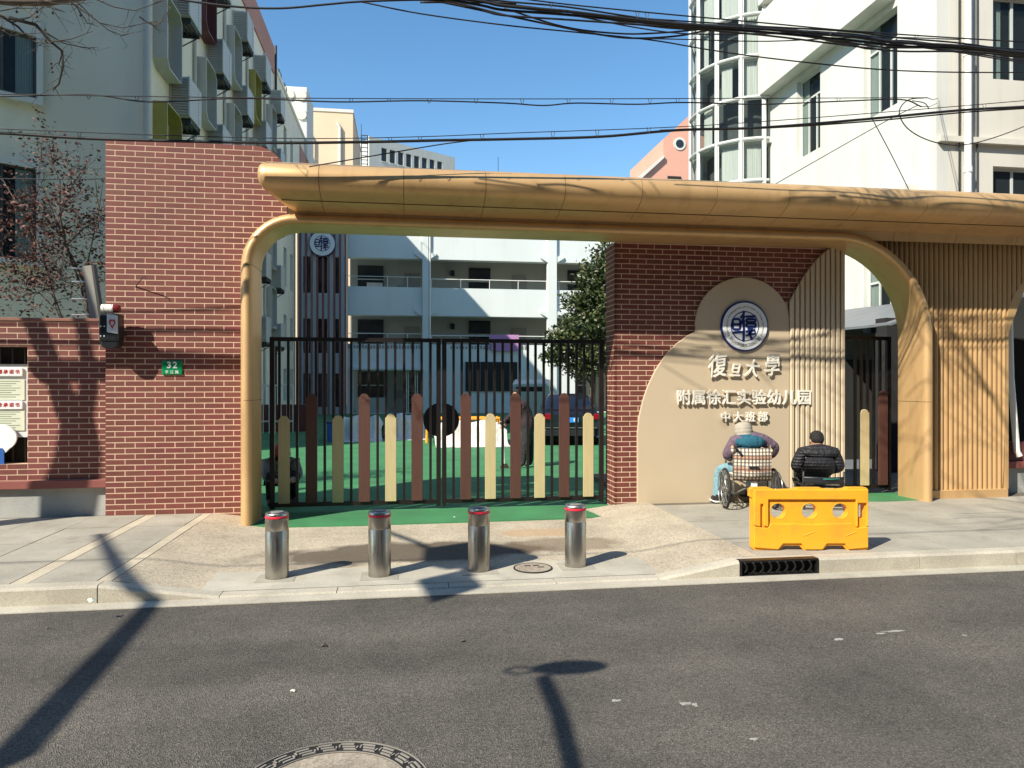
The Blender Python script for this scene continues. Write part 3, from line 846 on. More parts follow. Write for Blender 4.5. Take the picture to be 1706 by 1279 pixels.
# slatted pier and spandrels
SY = 9.40; pit = 0.0790
bkm = MB()
OX, OZ, ORR = IX1-RR, IZ-RR, RR
SLM = {}
def slat_mesh(h):
    k = round(h, 3)
    if k not in SLM:
        w2, c = pit-0.019, 0.014
        pts = [(0,0.02),(0,-0.008),(0.006,-0.02),(c+0.008,-0.03),(w2-c-0.008,-0.03),(w2-0.006,-0.02),(w2,-0.008),(w2,0.02)]
        mb = MB(); m = len(pts)
        mb.add([(x,y,0) for x,y in pts]+[(x,y,h) for x,y in pts], [(i,(i+1)%m,(i+1)%m+m,i+m) for i in range(m)]+[tuple(range(m))[::-1], tuple(range(m,2*m))])
        me = mb.mesh('slat'); me.materials.append(M_GOLD); SLM[k] = me
    return SLM[k]
x = 6.20
AX, AR = 8.68, 1.15                                   # right-hand arch: left edge and radius
while x < 12.6:
    def foot(xx):
        if xx < OX + ORR + 0.15:
            q = (ORR+0.12)**2 - (xx-OX)**2
            return min(3.955, OZ + math.sqrt(max(0.0, q))*0.97) if q > 0 else 0.27
        if xx < AX: return 0.27
        dx = max(0, min(1, (AX+AR-xx)/AR))
        return 2.55 + AR*math.sqrt(max(0, 1-dx*dx))
    xm = x + pit/2; w2 = pit-0.019
    if xm > OX+ORR+0.20 and xm < AX:
        place('slat', slat_mesh(3.96-0.27), None, po, loc=(x, SY, 0.27))
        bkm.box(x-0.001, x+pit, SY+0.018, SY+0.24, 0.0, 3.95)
    else:
        za, zb = foot(x), foot(x+w2)
        if min(za, zb) < 3.93:
            me = slat_mesh(3.0).copy()
            for v_ in me.vertices:
                if v_.co.z < 0.1: v_.co.z = za + (zb-za)*v_.co.x/w2
                else: v_.co.z = 3.96
            place('slat', me, None, po, loc=(x, SY, 0.0))
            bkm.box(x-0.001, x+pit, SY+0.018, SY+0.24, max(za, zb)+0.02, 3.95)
    x += pit
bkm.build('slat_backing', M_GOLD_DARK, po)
MB().box(IX1+0.24, AX+0.03, SY-0.05, SY+0.22, 0.10, 0.27).build('pier_plinth', M_GOLD, po, bevel=0.01)
MB().prism([[(AX, 0.27)] + [(AX, 2.55)] + [(AX+AR-AR*math.cos(a), 2.55+AR*math.sin(a)) for a in [R(9*i) for i in range(1, 11)]] + [(AX+AR, 3.66), (AX+AR-(AR-0.05)*math.cos(R(45)), 2.55+(AR-0.05)*math.sin(R(45))), (AX+0.05, 2.55), (AX+0.05, 0.27)]][:1], SY-0.03, SY+0.4).build('arch_lining', M_GOLD, po)

# ------------------------------------------------------------------ gates
GY = 10.02
def gate_leaf(name, label, x0, x1, npk, pickets, z0=0.15, z1=2.43, nb=19, disc=None):
    t = thing(name, label, 'gate', ((x0+x1)/2, GY, 0.12))
    mb = MB()
    mb.box(x0, x0+0.06, GY-0.03, GY+0.03, z0-0.03, z1).box(x1-0.06, x1, GY-0.03, GY+0.03, z0-0.03, z1)
    mb.box(x0+0.06, x1-0.06, GY-0.028, GY+0.028, z1-0.055, z1-0.001).box(x0+0.06, x1-0.06, GY-0.028, GY+0.028, z0, z0+0.06)
    mb.build('gate_frame', M_GATE, t)
    me = None
    cs = [q[0] for q in pickets]; stp = (cs[-1]-cs[0])/(len(cs)-1)
    bx = [cs[0]-stp/2] + [c_+o_ for c_ in cs for o_ in (-stp/6, stp/6, stp/2)]
    for px_ in bx:
        x = at(px_, 650, GY).x
        if not (x0+0.09 < x < x1-0.09): continue
        if me is None:
            me = MB().box(-0.017, 0.017, -0.017, 0.017, 0, z1-z0-0.11).mesh('bar'); me.materials.append(M_GATE)
        place('bar', me, None, t, loc=(x, GY, z0+0.055))
    for (px, py, cream) in pickets:
        p = at(px, py, GY-0.05); h = p.z - (z0+0.05); hw = 0.074
        pts = [(p.x-hw, z0+0.05), (p.x+hw, z0+0.05), (p.x+hw, p.z-0.05)] + [(p.x+hw*0.78*math.cos(a)+0, p.z-0.045+0.045*math.sin(a)) for a in [R(30*i) for i in range(0, 7)]] + [(p.x-hw, p.z-0.05)]
        o = MB().prism([pts], GY-0.062, GY-0.034).build('picket', M_PICKET_CREAM if cream else M_PICKET_BROWN, t, bevel=0.004)
    if disc:
        cx, cz, r, a0, a1 = disc
        pts = [(cx + r*math.cos(R(a0+(a1-a0)*i/16)), cz + r*math.sin(R(a0+(a1-a0)*i/16))) for i in range(17)]
        MB().prism([pts], GY+0.032, GY+0.045).build('lock_plate', M_BLACKBOX, t)
    return t
dc = at(737, 700, GY)
XM = at(735, 700, GY).x
gate_leaf('metal_gate', 'left leaf of the dark barred yard gate with brown and cream pickets', -1.80, XM-0.006, 8,
          [(473,693,1),(519,656,0),(563,692,1),(607,656,0),(651,690,1),(695,656,0)], disc=(XM-0.012, dc.z, 0.235, 90, 270))
gate_leaf('metal_gate', 'right leaf of the dark barred yard gate, beside the sign wall', XM+0.012, 2.80, 8,
          [(776,655,0),(817,689,1),(859,655,0),(899,689,1),(940,655,0),(980,688,1)], disc=(XM+0.018, dc.z, 0.235, -90, 90))
gate_leaf('side_gate', 'narrow dark barred side gate with one cream and one brown picket under the right arch', 6.36, 7.30, 3,
          [(1440,682,1),(1471,651,0)], z0=0.22, z1=2.52, nb=6)

# ------------------------------------------------------------------ buildings
def window(parent, T, x0, x1, z0, z1, cols=2, transom=None, rec=0.12, curtain=0, fr=0.05, mat=None, gm=None):
    """a window set in an opening of the wall face (local y = 0): frame with a pane and, at need, a curtain"""
    mb = MB(T); m = mat or M_WINFRAME
    y0, y1 = rec, rec+0.05
    mb.box(x0, x0+fr, y0, y1, z0, z1).box(x1-fr, x1, y0, y1, z0, z1).box(x0+fr, x1-fr, y0, y1, z0, z0+fr).box(x0+fr, x1-fr, y0, y1, z1-fr, z1)
    for k in range(1, cols):
        x = x0 + (x1-x0)*k/cols
        mb.box(x-fr*0.5, x+fr*0.5, y0+0.002, y1-0.002, z0+fr, (transom if transom else z1)-fr*(0.5 if transom else 1))
    if transom: mb.box(x0+fr, x1-fr, y0+0.001, y1-0.001, transom-fr*0.5, transom+fr*0.5)
    w = mb.build('window', m, parent)
    MB(T).box(x0+fr*0.5, x1-fr*0.5, y0+0.02, y0+0.03, z0+fr*0.5, z1-fr*0.5).build('pane', gm or (M_GLASS_SEE if curtain else M_GLASS), w)
    if curtain:
        cm = MB(T); nn = 24
        for (a, b) in ([(0.0, 0.42), (0.7, 1.0)] if curtain == 2 else [(0.0, 1.0)] if curtain == 3 else [(0.0, 0.3)]):
            pts = []
            for i in range(nn+1):
                x = x0 + (x1-x0)*(a + (b-a)*i/nn); y = y0+0.052+0.012*math.sin(i*2.1)
                pts += [(x, y, z0), (x, y, z1)]
            cm.add(pts, [(2*i, 2*i+2, 2*i+3, 2*i+1) for i in range(nn)])
        cm.build('curtain', M_CURTAIN, w, smooth=True)
    MB(T).box(x0+0.001, x1-0.001, y0+0.085, y0+0.095, z0+0.001, z1-0.001).build('room_shade', M_DARK, w)
    return w

# --- unseen block across the road, added and made tall to cut sky light
bB = thing('added_street_block', 'unseen plain block added across the road behind the viewer to cut sky light', 'building', (0, -17, 0))
TB = frame(0, -16.0, 0, R(180))
hb = [[(-44+3.2*i, 1.0+3.1*j),(-42.4+3.2*i, 1.0+3.1*j),(-42.4+3.2*i, 2.7+3.1*j),(-44+3.2*i, 2.7+3.1*j)] for i in range(28) for j in range(7)]
MB(TB).prism([[(-48,0),(48,0),(48,23.0),(-48,23.0)]]+hb, 0, 0.3).build('front_wall', paint('dark_block_front', (0.22,0.19,0.165), 0.85, 0.1, 1), bB)
MB(TB).box(-48, 48, 0.31, 9, 0, 22.9).build('block', M_DARK, bB)
MB(TB).box(-47.9, 47.9, 0.20, 0.22, 0.8, 22.8).build('window_glass', M_GLASS, bB)

# --- white apartment block on the right: side wall faces left (-x), front wall faces the street
bR = thing('apartment_building', 'white apartment block on the right with curved glass bay and white drainpipe', 'building', (14, 14, 0))
TX = frame(11.3, 0, 0, R(-90))                        # local x runs towards the street (-y), local y goes into the block (+x)
def TU(y): return -y
wz = [(8.33,10.6), (5.50,7.75), (2.7,4.9), (11.16,13.4)]; wz.pop(1)
wy = [(15.25,16.5), (18.4,19.6)]
holes = []
for z0, z1 in wz:
    for y0, y1 in wy: holes.append([(TU(y1), z0), (TU(y0), z0), (TU(y0), z1), (TU(y1), z1)])
MB(TX).prism([[(-21.3,0.0),(-14.004,0.0),(-14.004,16.5),(-21.3,16.5)]]+holes, 0, 0.3).build('side_wall', M_WALL_W, bR)
for k, (z0, z1) in enumerate(wz):
    for y0, y1 in wy:
        window(bR, TX, TU(y1), TU(y0), z0, z1, 3, z0+(z1-z0)*0.72, 0.14, 1, 0.055)
for z in (10.78, 13.6, 7.9):                           # overhanging ledges over the window rows
    MB(TX).box(-21.2, -15.3 if z != 7.9 else -15.1, -0.42 if z > 8 else -0.02, -0.004, z, z+0.13 if z < 8 else z+2.5 if z > 10.7 and z < 11 else z+2.0).build('window_ledge', M_WALL_W, bR) if z != 7.9 else None
MB(TX).box(-15.5, -14.55, -0.34, -0.004, 6.12, 6.24).build('window_ledge', M_WALL_W, bR)
TF = frame(11.3, 14.0, 0)
xh = [(1.36,2.55), (4.0,5.2), (6.6,7.8)]
zh = [(8.45,10.3), (5.55,6.55), (11.5,13.3)]
holes = [[(a,z0),(b,z0),(b,z1),(a,z1)] for a, b in xh for z0, z1 in zh]
MB(TF).prism([[(0.302,0),(14,0),(14,16.5),(0.302,16.5)]]+holes, 0.0, 0.3).build('front_wall', M_WALL_C, bR)
for a, b in xh:
    for z0, z1 in zh: window(bR, TF, a, b, z0, z1, 2, None, 0.14, 1 if z0 > 8 else 0, 0.06)
MB(TF).box(0.3, 14, 0.3, 7.2, 16.2, 16.5).build('roof', M_ROOF, bR)
MB(TF).box(0.004, 14.1, -0.12, 0.0, 7.0, 7.12).build('front_ledge', M_WALL_C, bR)
dp = MB(); px = at(1611, 100, 13.9).x
dp.tube([(px, 13.87, 0.2), (px, 13.87, 16.4)], 0.075, 10)
dp.build('drainpipe', M_PIPE, bR, smooth='auto')
for z in (4.6, 6.4, 8.9, 11.4): MB().tube([(px, 13.87, z-0.06), (px, 13.87, z+0.06)], 0.09, 10).build('pipe_collar', M_PIPE, bR, smooth='auto')
MB().tube([(px-0.13, 13.96, 3.5), (px-0.13, 13.96, 16.4)], 0.02, 6).build('wall_cable', M_CABLE, bR)
MB().tube([(px+0.30, 13.96, 5.2), (px+0.30, 13.96, 16.4)], 0.018, 6).build('wall_cable', M_BRACKET, bR)
# curved glass bay
BC, BR_ = (11.45, 22.9), 1.92
def bpt(a, r, z): return (BC[0] - r*math.cos(a), BC[1] - r*math.sin(a), z)    # a = 0 faces -x, +90 towards the street
angs = [R(v) for v in (-75,-45,-18,8,33,57,78)]
ZB = [1.6, 2.95, 4.25, 5.55, 6.85, 8.15, 9.45, 10.75, 12.05, 13.35, 14.65, 15.95]
for a in angs:
    MB().tube([bpt(a, BR_, 0.2), bpt(a, BR_, 16.6)], 0.055, 6).build('bay_mullion', M_WINFRAME, bR)
for z in ZB:
    pts = [bpt(R(v), BR_, z) for v in range(-80, 84, 6)]
    MB().tube(pts, 0.045, 6).build('bay_transom', M_WINFRAME, bR)
rb = random.Random(3)
for i in range(len(angs)-1):
    for j in range(len(ZB)-1):
        a0, a1, z0, z1 = angs[i]+0.03, angs[i+1]-0.03, ZB[j]+0.05, ZB[j+1]-0.05
        fm = MB()
        e = 0.028
        for (q0, q1) in (((a0,z0),(a1,z0)), ((a0,z1),(a1,z1)), ((a0,z0),(a0,z1)), ((a1,z0),(a1,z1))):
            fm.tube([bpt(q0[0], BR_-0.02, q0[1]), bpt(q1[0], BR_-0.02, q1[1])], e, 4)
        o = fm.build('bay_window', M_WINFRAME, bR)
        MB().quad(bpt(a0,BR_-0.03,z0), bpt(a1,BR_-0.03,z0), bpt(a1,BR_-0.03,z1), bpt(a0,BR_-0.03,z1)).build('pane', M_GLASS_SEE, o, fix=False)
        full = (j % 2 == 1 and rb.random() < 0.75) or rb.random() < 0.25
        cov = 1.0 if full else rb.choice([0.0, 0.0, 0.35, 0.6])
        if cov > 0:
            st = 0 if rb.random() < 0.5 else 1-cov
            pts = []; nn = 22
            for k in range(nn+1):
                a = a0 + (a1-a0)*(st + cov*k/nn); r_ = BR_-0.20-0.02*math.sin(k*2.3)
                pts += [bpt(a, r_, z0-0.05), bpt(a, r_, z1+0.05)]
            MB().add(pts, [(2*k, 2*k+2, 2*k+3, 2*k+1) for k in range(nn)]).build('curtain', M_CURTAIN, o, smooth=True, fix=False)
MB().lathe([(1.35, 0.1), (1.35, 16.5)], (BC[0], BC[1], 0), 24).build('bay_core', paint('bay_interior', (0.09,0.095,0.09), 0.9), bR)
for z in ZB[::2]: MB().lathe([(1.3, z-0.10), (1.80, z-0.10), (1.80, z+0.10), (1.3, z+0.10)], (BC[0], BC[1], 0), 32).build('bay_floor', M_WALL_W, bR)

# --- salmon building behind it
bP = thing('salmon_building', 'salmon pink building with small round window behind the glass bay', 'building', (20, 48, 0))
p0 = at(1105,232,45); p1 = at(1150,195,45); pl = at(1064,300,45); pb = at(1104,262,45)
MB().prism([[(pl.x,0),(26,0),(26,p1.z+3.5),(p1.x+2.0,p1.z+2.0),(p0.x,p0.z),(p0.x,pb.z),(pl.x,pl.z)]], 45, 52).build('wall', M_ORANGE_WALL, bP)
c = at(1132,240,45)
MB().lathe([(0.0,-0.05),(0.42,-0.05),(0.42,0.03),(0,0.03)], (c.x, 45, c.z), 20, 'Y').build('window', M_WALL_W, bP)
wP = [o for o in bP.children if o.name.startswith('window')][0]
MB().lathe([(0.0,-0.07),(0.27,-0.07),(0.27,-0.045),(0,-0.045)], (c.x, 45, c.z), 16, 'Y').build('pane', M_GLASS, wP)
a, b = at(1112,306,45), at(1140,280,45)
MB().box(a.x, a.x+0.9, 44.9, 45.0, a.z-0.4, b.z-0.6).build('balcony_recess', M_DARK, bP)
MB().prism([[(pl.x-0.2,pl.z-0.25),(p0.x,pb.z-0.1),(p0.x,pb.z+0.1),(pl.x-0.2,pl.z+0.05)]], 44.8, 52).build('roof_edge', M_WALL_W, bP)

# --- left block: rounded street corner and a long side wall full of air conditioner casings
bL = thing('left_building', 'grey white block on the left with a row of framed windows on its side wall', 'building', (-9, 19, 0))
LX, LYC, LYE = -6.2, 18.6, 35.3
TL = frame(LX, 0, 0, R(90))                           # local x runs away from the street (+y), local y goes into the block (-x)
MB(TL).box(LYC+0.02, LYE, 0, 3.0, 0, 16.45).build('side_wall', M_WALL_G, bL)
MB(TL).box(LYC-0.03, LYE+0.05, -0.06, 8, 16.45, 17.7).build('parapet', M_PINK, bL)
MB().prism([[(LX-0.004,LYC),(-8.6,18.6),(-9.3,18.1),(-9.9,17.2),(-10.3,16.0),(-10.4,14.5),(-14,14.5),(-14,26),(LX-0.004,26)]], 0, 16.44, 'XY').build('corner_wall', M_WALL_G, bL)
MB().tube([(LX+0.02, LYC-0.10, 0.2), (LX+0.02, LYC-0.10, 16.4)], 0.09, 10).build('drainpipe', M_FRAME_W, bL, smooth='auto')
for z0, z1, cur in ((8.5,9.95,2), (4.7,6.85,2), (11.3,12.9,2)):
    Tw = frame(-8.6, 18.6, 0, math.atan2(0.5, 0.7))
    Tw = Matrix.Translation((-8.6, 18.6, 0)) @ Matrix.Rotation(math.atan2(-0.5,-0.7)+math.pi, 4, 'Z')
    # a surround box standing proud of the rounded corner
    x1_, x0_ = -0.12, -1.45
    MB(Tw).prism([[(x0_-0.13,z0-0.13),(x1_+0.13,z0-0.13),(x1_+0.13,z1+0.13),(x0_-0.13,z1+0.13)], [(x0_,z0),(x1_,z0),(x1_,z1),(x0_,z1)]], -0.22, 0.05).build('window_surround', M_WALL_W, bL)
    window(bL, Tw, x0_, x1_, z0, z1, 2, None, -0.15, cur, 0.05, paint('dark_window_frame', (0.07,0.06,0.05), 0.5) if z0 == 8.5 else M_BRACKET)
for y, cols in ((36.5,1),):
    pass
# far lower wing of the same block with plain windows
wing = thing('left_wing', 'plain white wing with tall windows beyond the air conditioners', 'building', (-9, 43, 0))
wins = [(38.4,39.3), (40.6,41.5)]
hz = [(6.9,8.9), (3.6,5.4), (0.9,2.6), (10.2,12.2), (13.4,15.2)]
MB(TL).prism([[(LYE+0.06,0),(42.45,0),(42.45,16.9),(LYE+0.06,16.9)]]+[[(a,z0),(b,z0),(b,z1),(a,z1)] for a, b in wins for z0, z1 in hz], 0.02, 0.35).build('wall', M_WALL_G, wing)
MB(TL).box(42.45, 52, 0.02, 0.35, 12, 16.9).build('wall', M_WALL_G, wing)
for a, b in wins:
    for z0, z1 in hz: window(wing, TL, a, b, z0, z1, 2, None, 0.12, 0, 0.05)
MB(TL).box(44.0, 50.5, -0.02, 0.02, 14.6, 16.0).build('pink_panel', M_PINK, wing)
MB(TL).box(LYE+0.06, 52, -0.04, 6, 16.9, 17.1).build('roof', M_WALL_G, wing)
for y, z in ((36.2, 17.1), (38.6, 17.1), (40.4, 17.1)):
    MB(TL).tube([(y, 0.3, z), (y, 0.3, z+1.0), (y+0.7, 0.3, z+1.0), (y+0.7, 0.3, z)], 0.03, 5).build('roof_rail', M_BRACKET, wing)

def oct_frame(T, x0, x1, z0, z1, c, d, th):
    def loop(e):
        a, b, s_, t = x0+e, x1-e, z0+e, z1-e; k = c - e*0.4
        return [(a+k,s_),(b-k*0.6,s_),(b,s_+k*0.6),(b,t-k),(b-k,t),(a,t),(a,s_+k)]
    return MB(T).prism([loop(0), loop(th)], -d, -0.003)
PIT, FH = 3.55, 2.69
ords = ['first', 'second', 'third', 'fourth', 'fifth', 'sixth']
rows = {0: 'lowest', 1: 'second lowest', 2: 'middle', 3: 'second highest', 4: 'top'}
ac_proto = None
for i in range(5):
    for k in range(-2, 4):
        y0, z0 = 18.95+PIT*i, 9.70+FH*k
        if z0+1.8 > 16.4: continue
        m = {(0,-1): M_FRAME_Y, (1,1): M_FRAME_R, (3,1): M_FRAME_Y, (3,2): M_FRAME_Y, (2,-1): M_FRAME_W}.get((i,k), M_FRAME_W)
        o = oct_frame(TL, y0, y0+1.22, z0, z0+1.82, 0.20, 0.34, 0.035).build('window_surround', m, bL)
        MB(TL).box(y0+0.12, y0+1.10, -0.012, -0.004, z0+0.12, z0+1.70).build('pane', M_GLASS, o)
        MB(TL).box(y0+0.58, y0+0.64, -0.03, -0.013, z0+0.12, z0+1.70).build('mullion', M_BRACKET, o)
for i in range(5):
    for k in range(-2, 3):
        y0, z0 = 20.2+PIT*i, 8.92+FH*k
        lab = 'grey louvred air conditioner casing, %s from the street end of the %s row' % (ords[i], rows[k+2])
        if ac_proto is None:
            t = thing('air_conditioner', lab, 'air conditioner', (LX, y0, z0), 'air conditioner casings on the left block')
            q = MB(frame(LX, y0, z0, 0))                 # here local x points out of the wall, y away from the street
            q.box(0.01, 0.52, 0.012, 1.10, 0.0, 1.05).build('casing', M_AC, t)
            lv = MB(frame(LX, y0, z0, 0))
            for s_ in range(14):
                z = 0.035+0.072*s_
                lv.add([(0.05,-0.028,z),(0.48,-0.028,z),(0.48,0.008,z+0.062),(0.05,0.008,z+0.062)], [(0,1,2,3)])
            lv.box(0.01,0.05,-0.03,0.011,0,1.05).box(0.48,0.52,-0.03,0.011,0,1.05)
            lv.build('louvre', M_AC, t, fix=False)
            dk = MB(frame(LX, y0, z0, 0)); 
            for s_ in range(12): dk.box(0.5205,0.523,0.80,0.84,0.06+0.082*s_,0.10+0.082*s_)
            dk.build('vent_slots', M_AC_DARK, t)
            bm_ = MB(frame(LX, y0, z0, 0))
            for yy in (0.15, 0.98): bm_.box(0.0,0.50,yy,yy+0.05,-0.16,-0.01).tube([(0.0,yy+0.025,-0.42),(0.46,yy+0.025,-0.14)],0.018,5)
            for s_ in range(4): bm_.box(0.06+0.12*s_,0.12+0.12*s_,0.2,0.98,-0.10,-0.06)
            bm_.build('bracket', M_BRACKET, t)
            ac_proto = t
        else:
            t = copy_tree(ac_proto); t.location = (LX, y0, z0); t['label'] = lab
# downpipes on that wall
for i in range(4):
    y = 22.35+PIT*i
    MB(TL).tube([(y, -0.06, 0.5), (y, -0.06, 16.4)], 0.05, 8).build('downpipe', M_FRAME_W, bL, smooth='auto')
MB(TL).tube([(LYE+0.25, -0.08, 0.5), (LYE+0.25, -0.08, 17.9)], 0.06, 8).build('downpipe', M_BRACKET, wing, smooth='auto')

# roof tanks
tk = thing('roof_tank', 'white water tank unit on the roof beyond the left block', 'water tank', (-6.5, 46, 17))
a = at(472,143,46); b = at(512,210,46)
MB().box(a.x, b.x, 46, 49, b.z-2, a.z).build('housing', M_WALL_W, tk, bevel=0.05)
for zz in (0.55, 1.75):
    for xx in (0.36, 1.1):
        MB().lathe([(0.30,-0.10),(0.34,-0.04),(0.34,0.02)], (a.x+xx, 46, a.z-zz), 18, 'Y').build('fan_drum', M_WALL_C, tk, smooth='auto')

# peach block and its pipe
pe = thing('peach_building', 'pale peach block with a single wall pipe beyond the canopy', 'building', (-6, 62, 0))
a = at(503,184,60); b = at(588,184,60)
MB().box(a.x-0.6, b.x, 60, 70, 0, a.z).build('wall', M_PEACH, pe)
MB().box(a.x-0.65, b.x+0.05, 59.93, 70.05, a.z, a.z+0.25).build('parapet', M_WALL_C, pe)
c = at(566,212,59.85)
MB().tube([(c.x,59.85,0),(c.x,59.85,c.z),(c.x-0.2,59.9,c.z+0.3)], 0.13, 8).build('wall_pipe', M_WALL_C, pe, smooth='auto')
c = at(510,215,59.8)
MB().tube([(c.x,59.7,c.z),(c.x+0.4,59.7,c.z-0.6),(c.x+0.4,59.7,0)], 0.10, 6).build('flue', M_BRACKET, pe)

# white office block with rows of square windows
of = thing('office_building', 'white office block with rows of dark square windows in the distance', 'building', (-5, 100, 0))
A = at(615, 227, 92); dirv = Vector((1.0, 0.62, 0)).normalized()
TO = frame(A.x, A.y, 0, math.atan2(dirv.y, dirv.x))
topz = A.z
W_ = 13.2
holes = []
cols_ = [1.75+1.22*i for i in range(8)]
rowsz = [topz-2.75-2.45*j for j in range(7)]
for x in cols_:
    for z in rowsz: holes.append([(x,z),(x+0.82,z),(x+0.82,z+1.7),(x,z+1.7)])
MB(TO).prism([[(0,0),(W_,0),(W_,topz),(0,topz)]]+holes, 0, 0.4).build('front_wall', M_WALL_W, of)
MB(TO).box(-0.001, W_, 0.41, 8, 0, topz-0.3).build('block', M_WALL_W, of)
for x in cols_:
    for z in rowsz:
        o = MB(TO).box(x, x+0.82, 0.30, 0.38, z, z+1.7).build('window', M_GLASS, of)
        MB(TO).box(x-0.05, x+0.87, -0.06, 0.02, z-0.12, z-0.005).build('sill', M_WALL_W, o)
a = at(602,225,90); b = at(614,300,90)
ld = MB()
for xx in (a.x, b.x-0.1): ld.tube([(xx,90,0),(xx,90,a.z)], 0.07, 5)
for k in range(30): ld.box(a.x, b.x-0.1, 89.95, 90.05, a.z-0.1-0.5*k, a.z-0.0-0.5*k)
ld.tube([(a.x,90,a.z),(a.x,90,a.z+1.3)], 0.04, 5)
ld.build('fire_escape', M_BRACKET, of)
dr = thing('far_dark_roof', 'dark flat roof edge far behind the canopy', 'building', (0, 120, 0))
a = at(752,284,120); b = at(776,289,120)
MB().box(a.x, b.x, 120, 130, 0, a.z).build('wall', M_ROOF, dr)
MB().tube([at(830,300,120), at(830,262,120)], 0.05, 5).build('mast', M_BRACKET, dr)

# --- school behind the yard
sc = thing('school_building', 'white school block with open corridors behind the yard', 'building', (3, 43, 0))
YS = 42.5
bays = [(-3.30,0.95),(1.34,8.40),(8.99,16.0),(16.6,24.0)]
fl_ = [(7.45,9.12),(4.13,5.80)]
holes = []
for b0, b1 in bays:
    for z0, z1 in fl_: holes.append([(b0,z0),(b1,z0),(b1,z1),(b0,z1)])
holes.append([(-3.0,0.12),(0.93,0.12),(0.93,2.55),(-3.0,2.55)])
holes.append([(10.2,0.12),(15.5,0.12),(15.5,2.75),(10.2,2.75)])
MB().prism([[(-3.36,0.0),(25,0.0),(25,13.0),(-3.36,13.0)]]+holes, YS, YS+0.18).build('front_wall', M_WALL_S, sc)
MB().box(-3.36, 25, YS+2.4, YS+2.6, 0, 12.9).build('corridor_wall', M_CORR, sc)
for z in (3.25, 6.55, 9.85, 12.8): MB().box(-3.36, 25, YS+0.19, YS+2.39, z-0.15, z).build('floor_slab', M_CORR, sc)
for z0, z1 in fl_: MB().box(-3.3, 25, YS+0.185, YS+0.45, z1-0.02, z1+0.35).build('beam', M_WALL_S, sc)
for x0, x1 in ((0.98,1.31),(8.43,8.96),(16.02,16.58)):
    MB().box(x0, x1, YS-0.16, YS-0.002, 0.07, 12.9).build('column', M_WALL_S, sc)
    for z0, z1 in fl_:
        for s_ in (-1, 1):
            xx = x0 if s_ < 0 else x1
            MB().prism([[(xx,z1+0.35),(xx+s_*0.45,z1+0.35),(xx+s_*0.45,z1+0.22),(xx,z1-0.05)]], YS-0.12, YS-0.004).build('bracket', M_WALL_S, sc)
MB().tube([(1.40,YS-0.1,0.1),(1.40,YS-0.1,12.9)], 0.05, 8).build('downpipe', M_PIPE, sc)
for b0, b1 in bays[1:]:
    for z0, z1 in fl_:
        mb = MB().tube([(b0,YS+0.05,z0+0.52),(b1,YS+0.05,z0+0.52)], 0.03, 6)
        x = b0+0.15
        while x < b1: mb.tube([(x,YS+0.05,z0),(x,YS+0.05,z0+0.52)], 0.022, 5); x += 1.72
        mb.build('corridor_rail', M_PIPE, sc)
for z0, z1 in fl_:
    mb = MB().tube([(-3.3,YS+0.05,z0+0.6),(0.95,YS+0.05,z0+0.6)], 0.02, 6)
    mb.tube([(-1.05,YS+0.05,z0),(-1.05,YS+0.05,z0+0.6)], 0.02, 5).tube([(0.1,YS+0.05,z0),(0.1,YS+0.05,z0+0.6)], 0.02, 5)
    mb.build('corridor_rail', M_PIPE, sc)
rs = random.Random(11)
for fi, zf in enumerate((6.55, 3.25, 0.07)):
    for x0, x1, lit in ((-2.9,-1.35,1),(3.9,5.25,0),(10.2,11.4,0),(13.0,14.6,0)):
        o = MB().box(x0, x1, YS+2.33, YS+2.39, zf+0.85, zf+2.5).build('corridor_window', M_GLASS, sc)
        MB().box(x0-0.05, x1+0.05, YS+2.30, YS+2.329, zf+1.62, zf+1.68).build('transom', M_WINFRAME, o)
        if lit and fi == 0:
            MB().box(x0+0.55, x0+1.5, YS+2.31, YS+2.328, zf+1.0, zf+1.45).build('pale_blind', M_CURTAIN, o)
    for x0 in (-0.1, 6.6, 12.0):
        MB().box(x0, x0+0.95, YS+2.34, YS+2.39, zf+0.02, zf+2.1).build('corridor_door', M_GREY_METAL, sc)
    MB().box(2.75, 3.0, YS+2.2, YS+2.39, zf+1.95, zf+2.3).build('corridor_lamp', M_BLACKBOX, sc)
    MB().box(-0.55, 0.12, YS+2.33, YS+2.38, zf+0.85, zf+1.35).build('wall_picture', M_GREY_METAL, sc)
a, b = at(775,603,YS-0.12), at(862,652,YS-0.12)
MB().box(a.x, b.x, YS-0.10, YS-0.003, b.z, a.z).build('dark_screen', M_BLACKBOX, sc)
for k in range(7): MB().box(a.x+0.44*k, a.x+0.44*k+0.02, YS-0.115, YS-0.101, b.z, a.z).build('screen_joint', M_GREY_METAL, sc)
MB().box(-3.1, 1.0, YS-0.5, YS-0.01, 2.62, 2.74).build('door_hood', M_WALL_S, sc)
mp_ = MB()
for k in range(120): 
    x, z = -0.2+0.85*rs.random(), 0.25+1.5*rs.random()**1.5; s_ = 0.05+0.05*rs.random()
    mp_.box(x, x+s_, YS+2.28, YS+2.30, z, z+s_*0.8)
mp_.build('mosaic_mural', M_BRACKET, sc)
MB().box(-2.9,-1.2,YS+0.6,YS+0.9,0.07,1.0).build('counter', M_CORR, sc)
for x in (0.05,0.15,0.55,0.68): MB().tube([(x,YS+0.05,0.1),(x,YS+0.05,2.5)],0.03,5).build('door_bar', M_PIPE, sc)
MB().box(-3.36, 25, YS+0.2, YS+9, 12.9, 13.0).build('roof', M_ROOF, sc)
tag(MB().box(4.95, 6.65, YS-0.22, YS-0.165, 3.75, 4.72).build('hanging_cloth', M_PURPLE_CLOTH), 'mauve cloth hung over the lower corridor rail of the school', 'cloth')
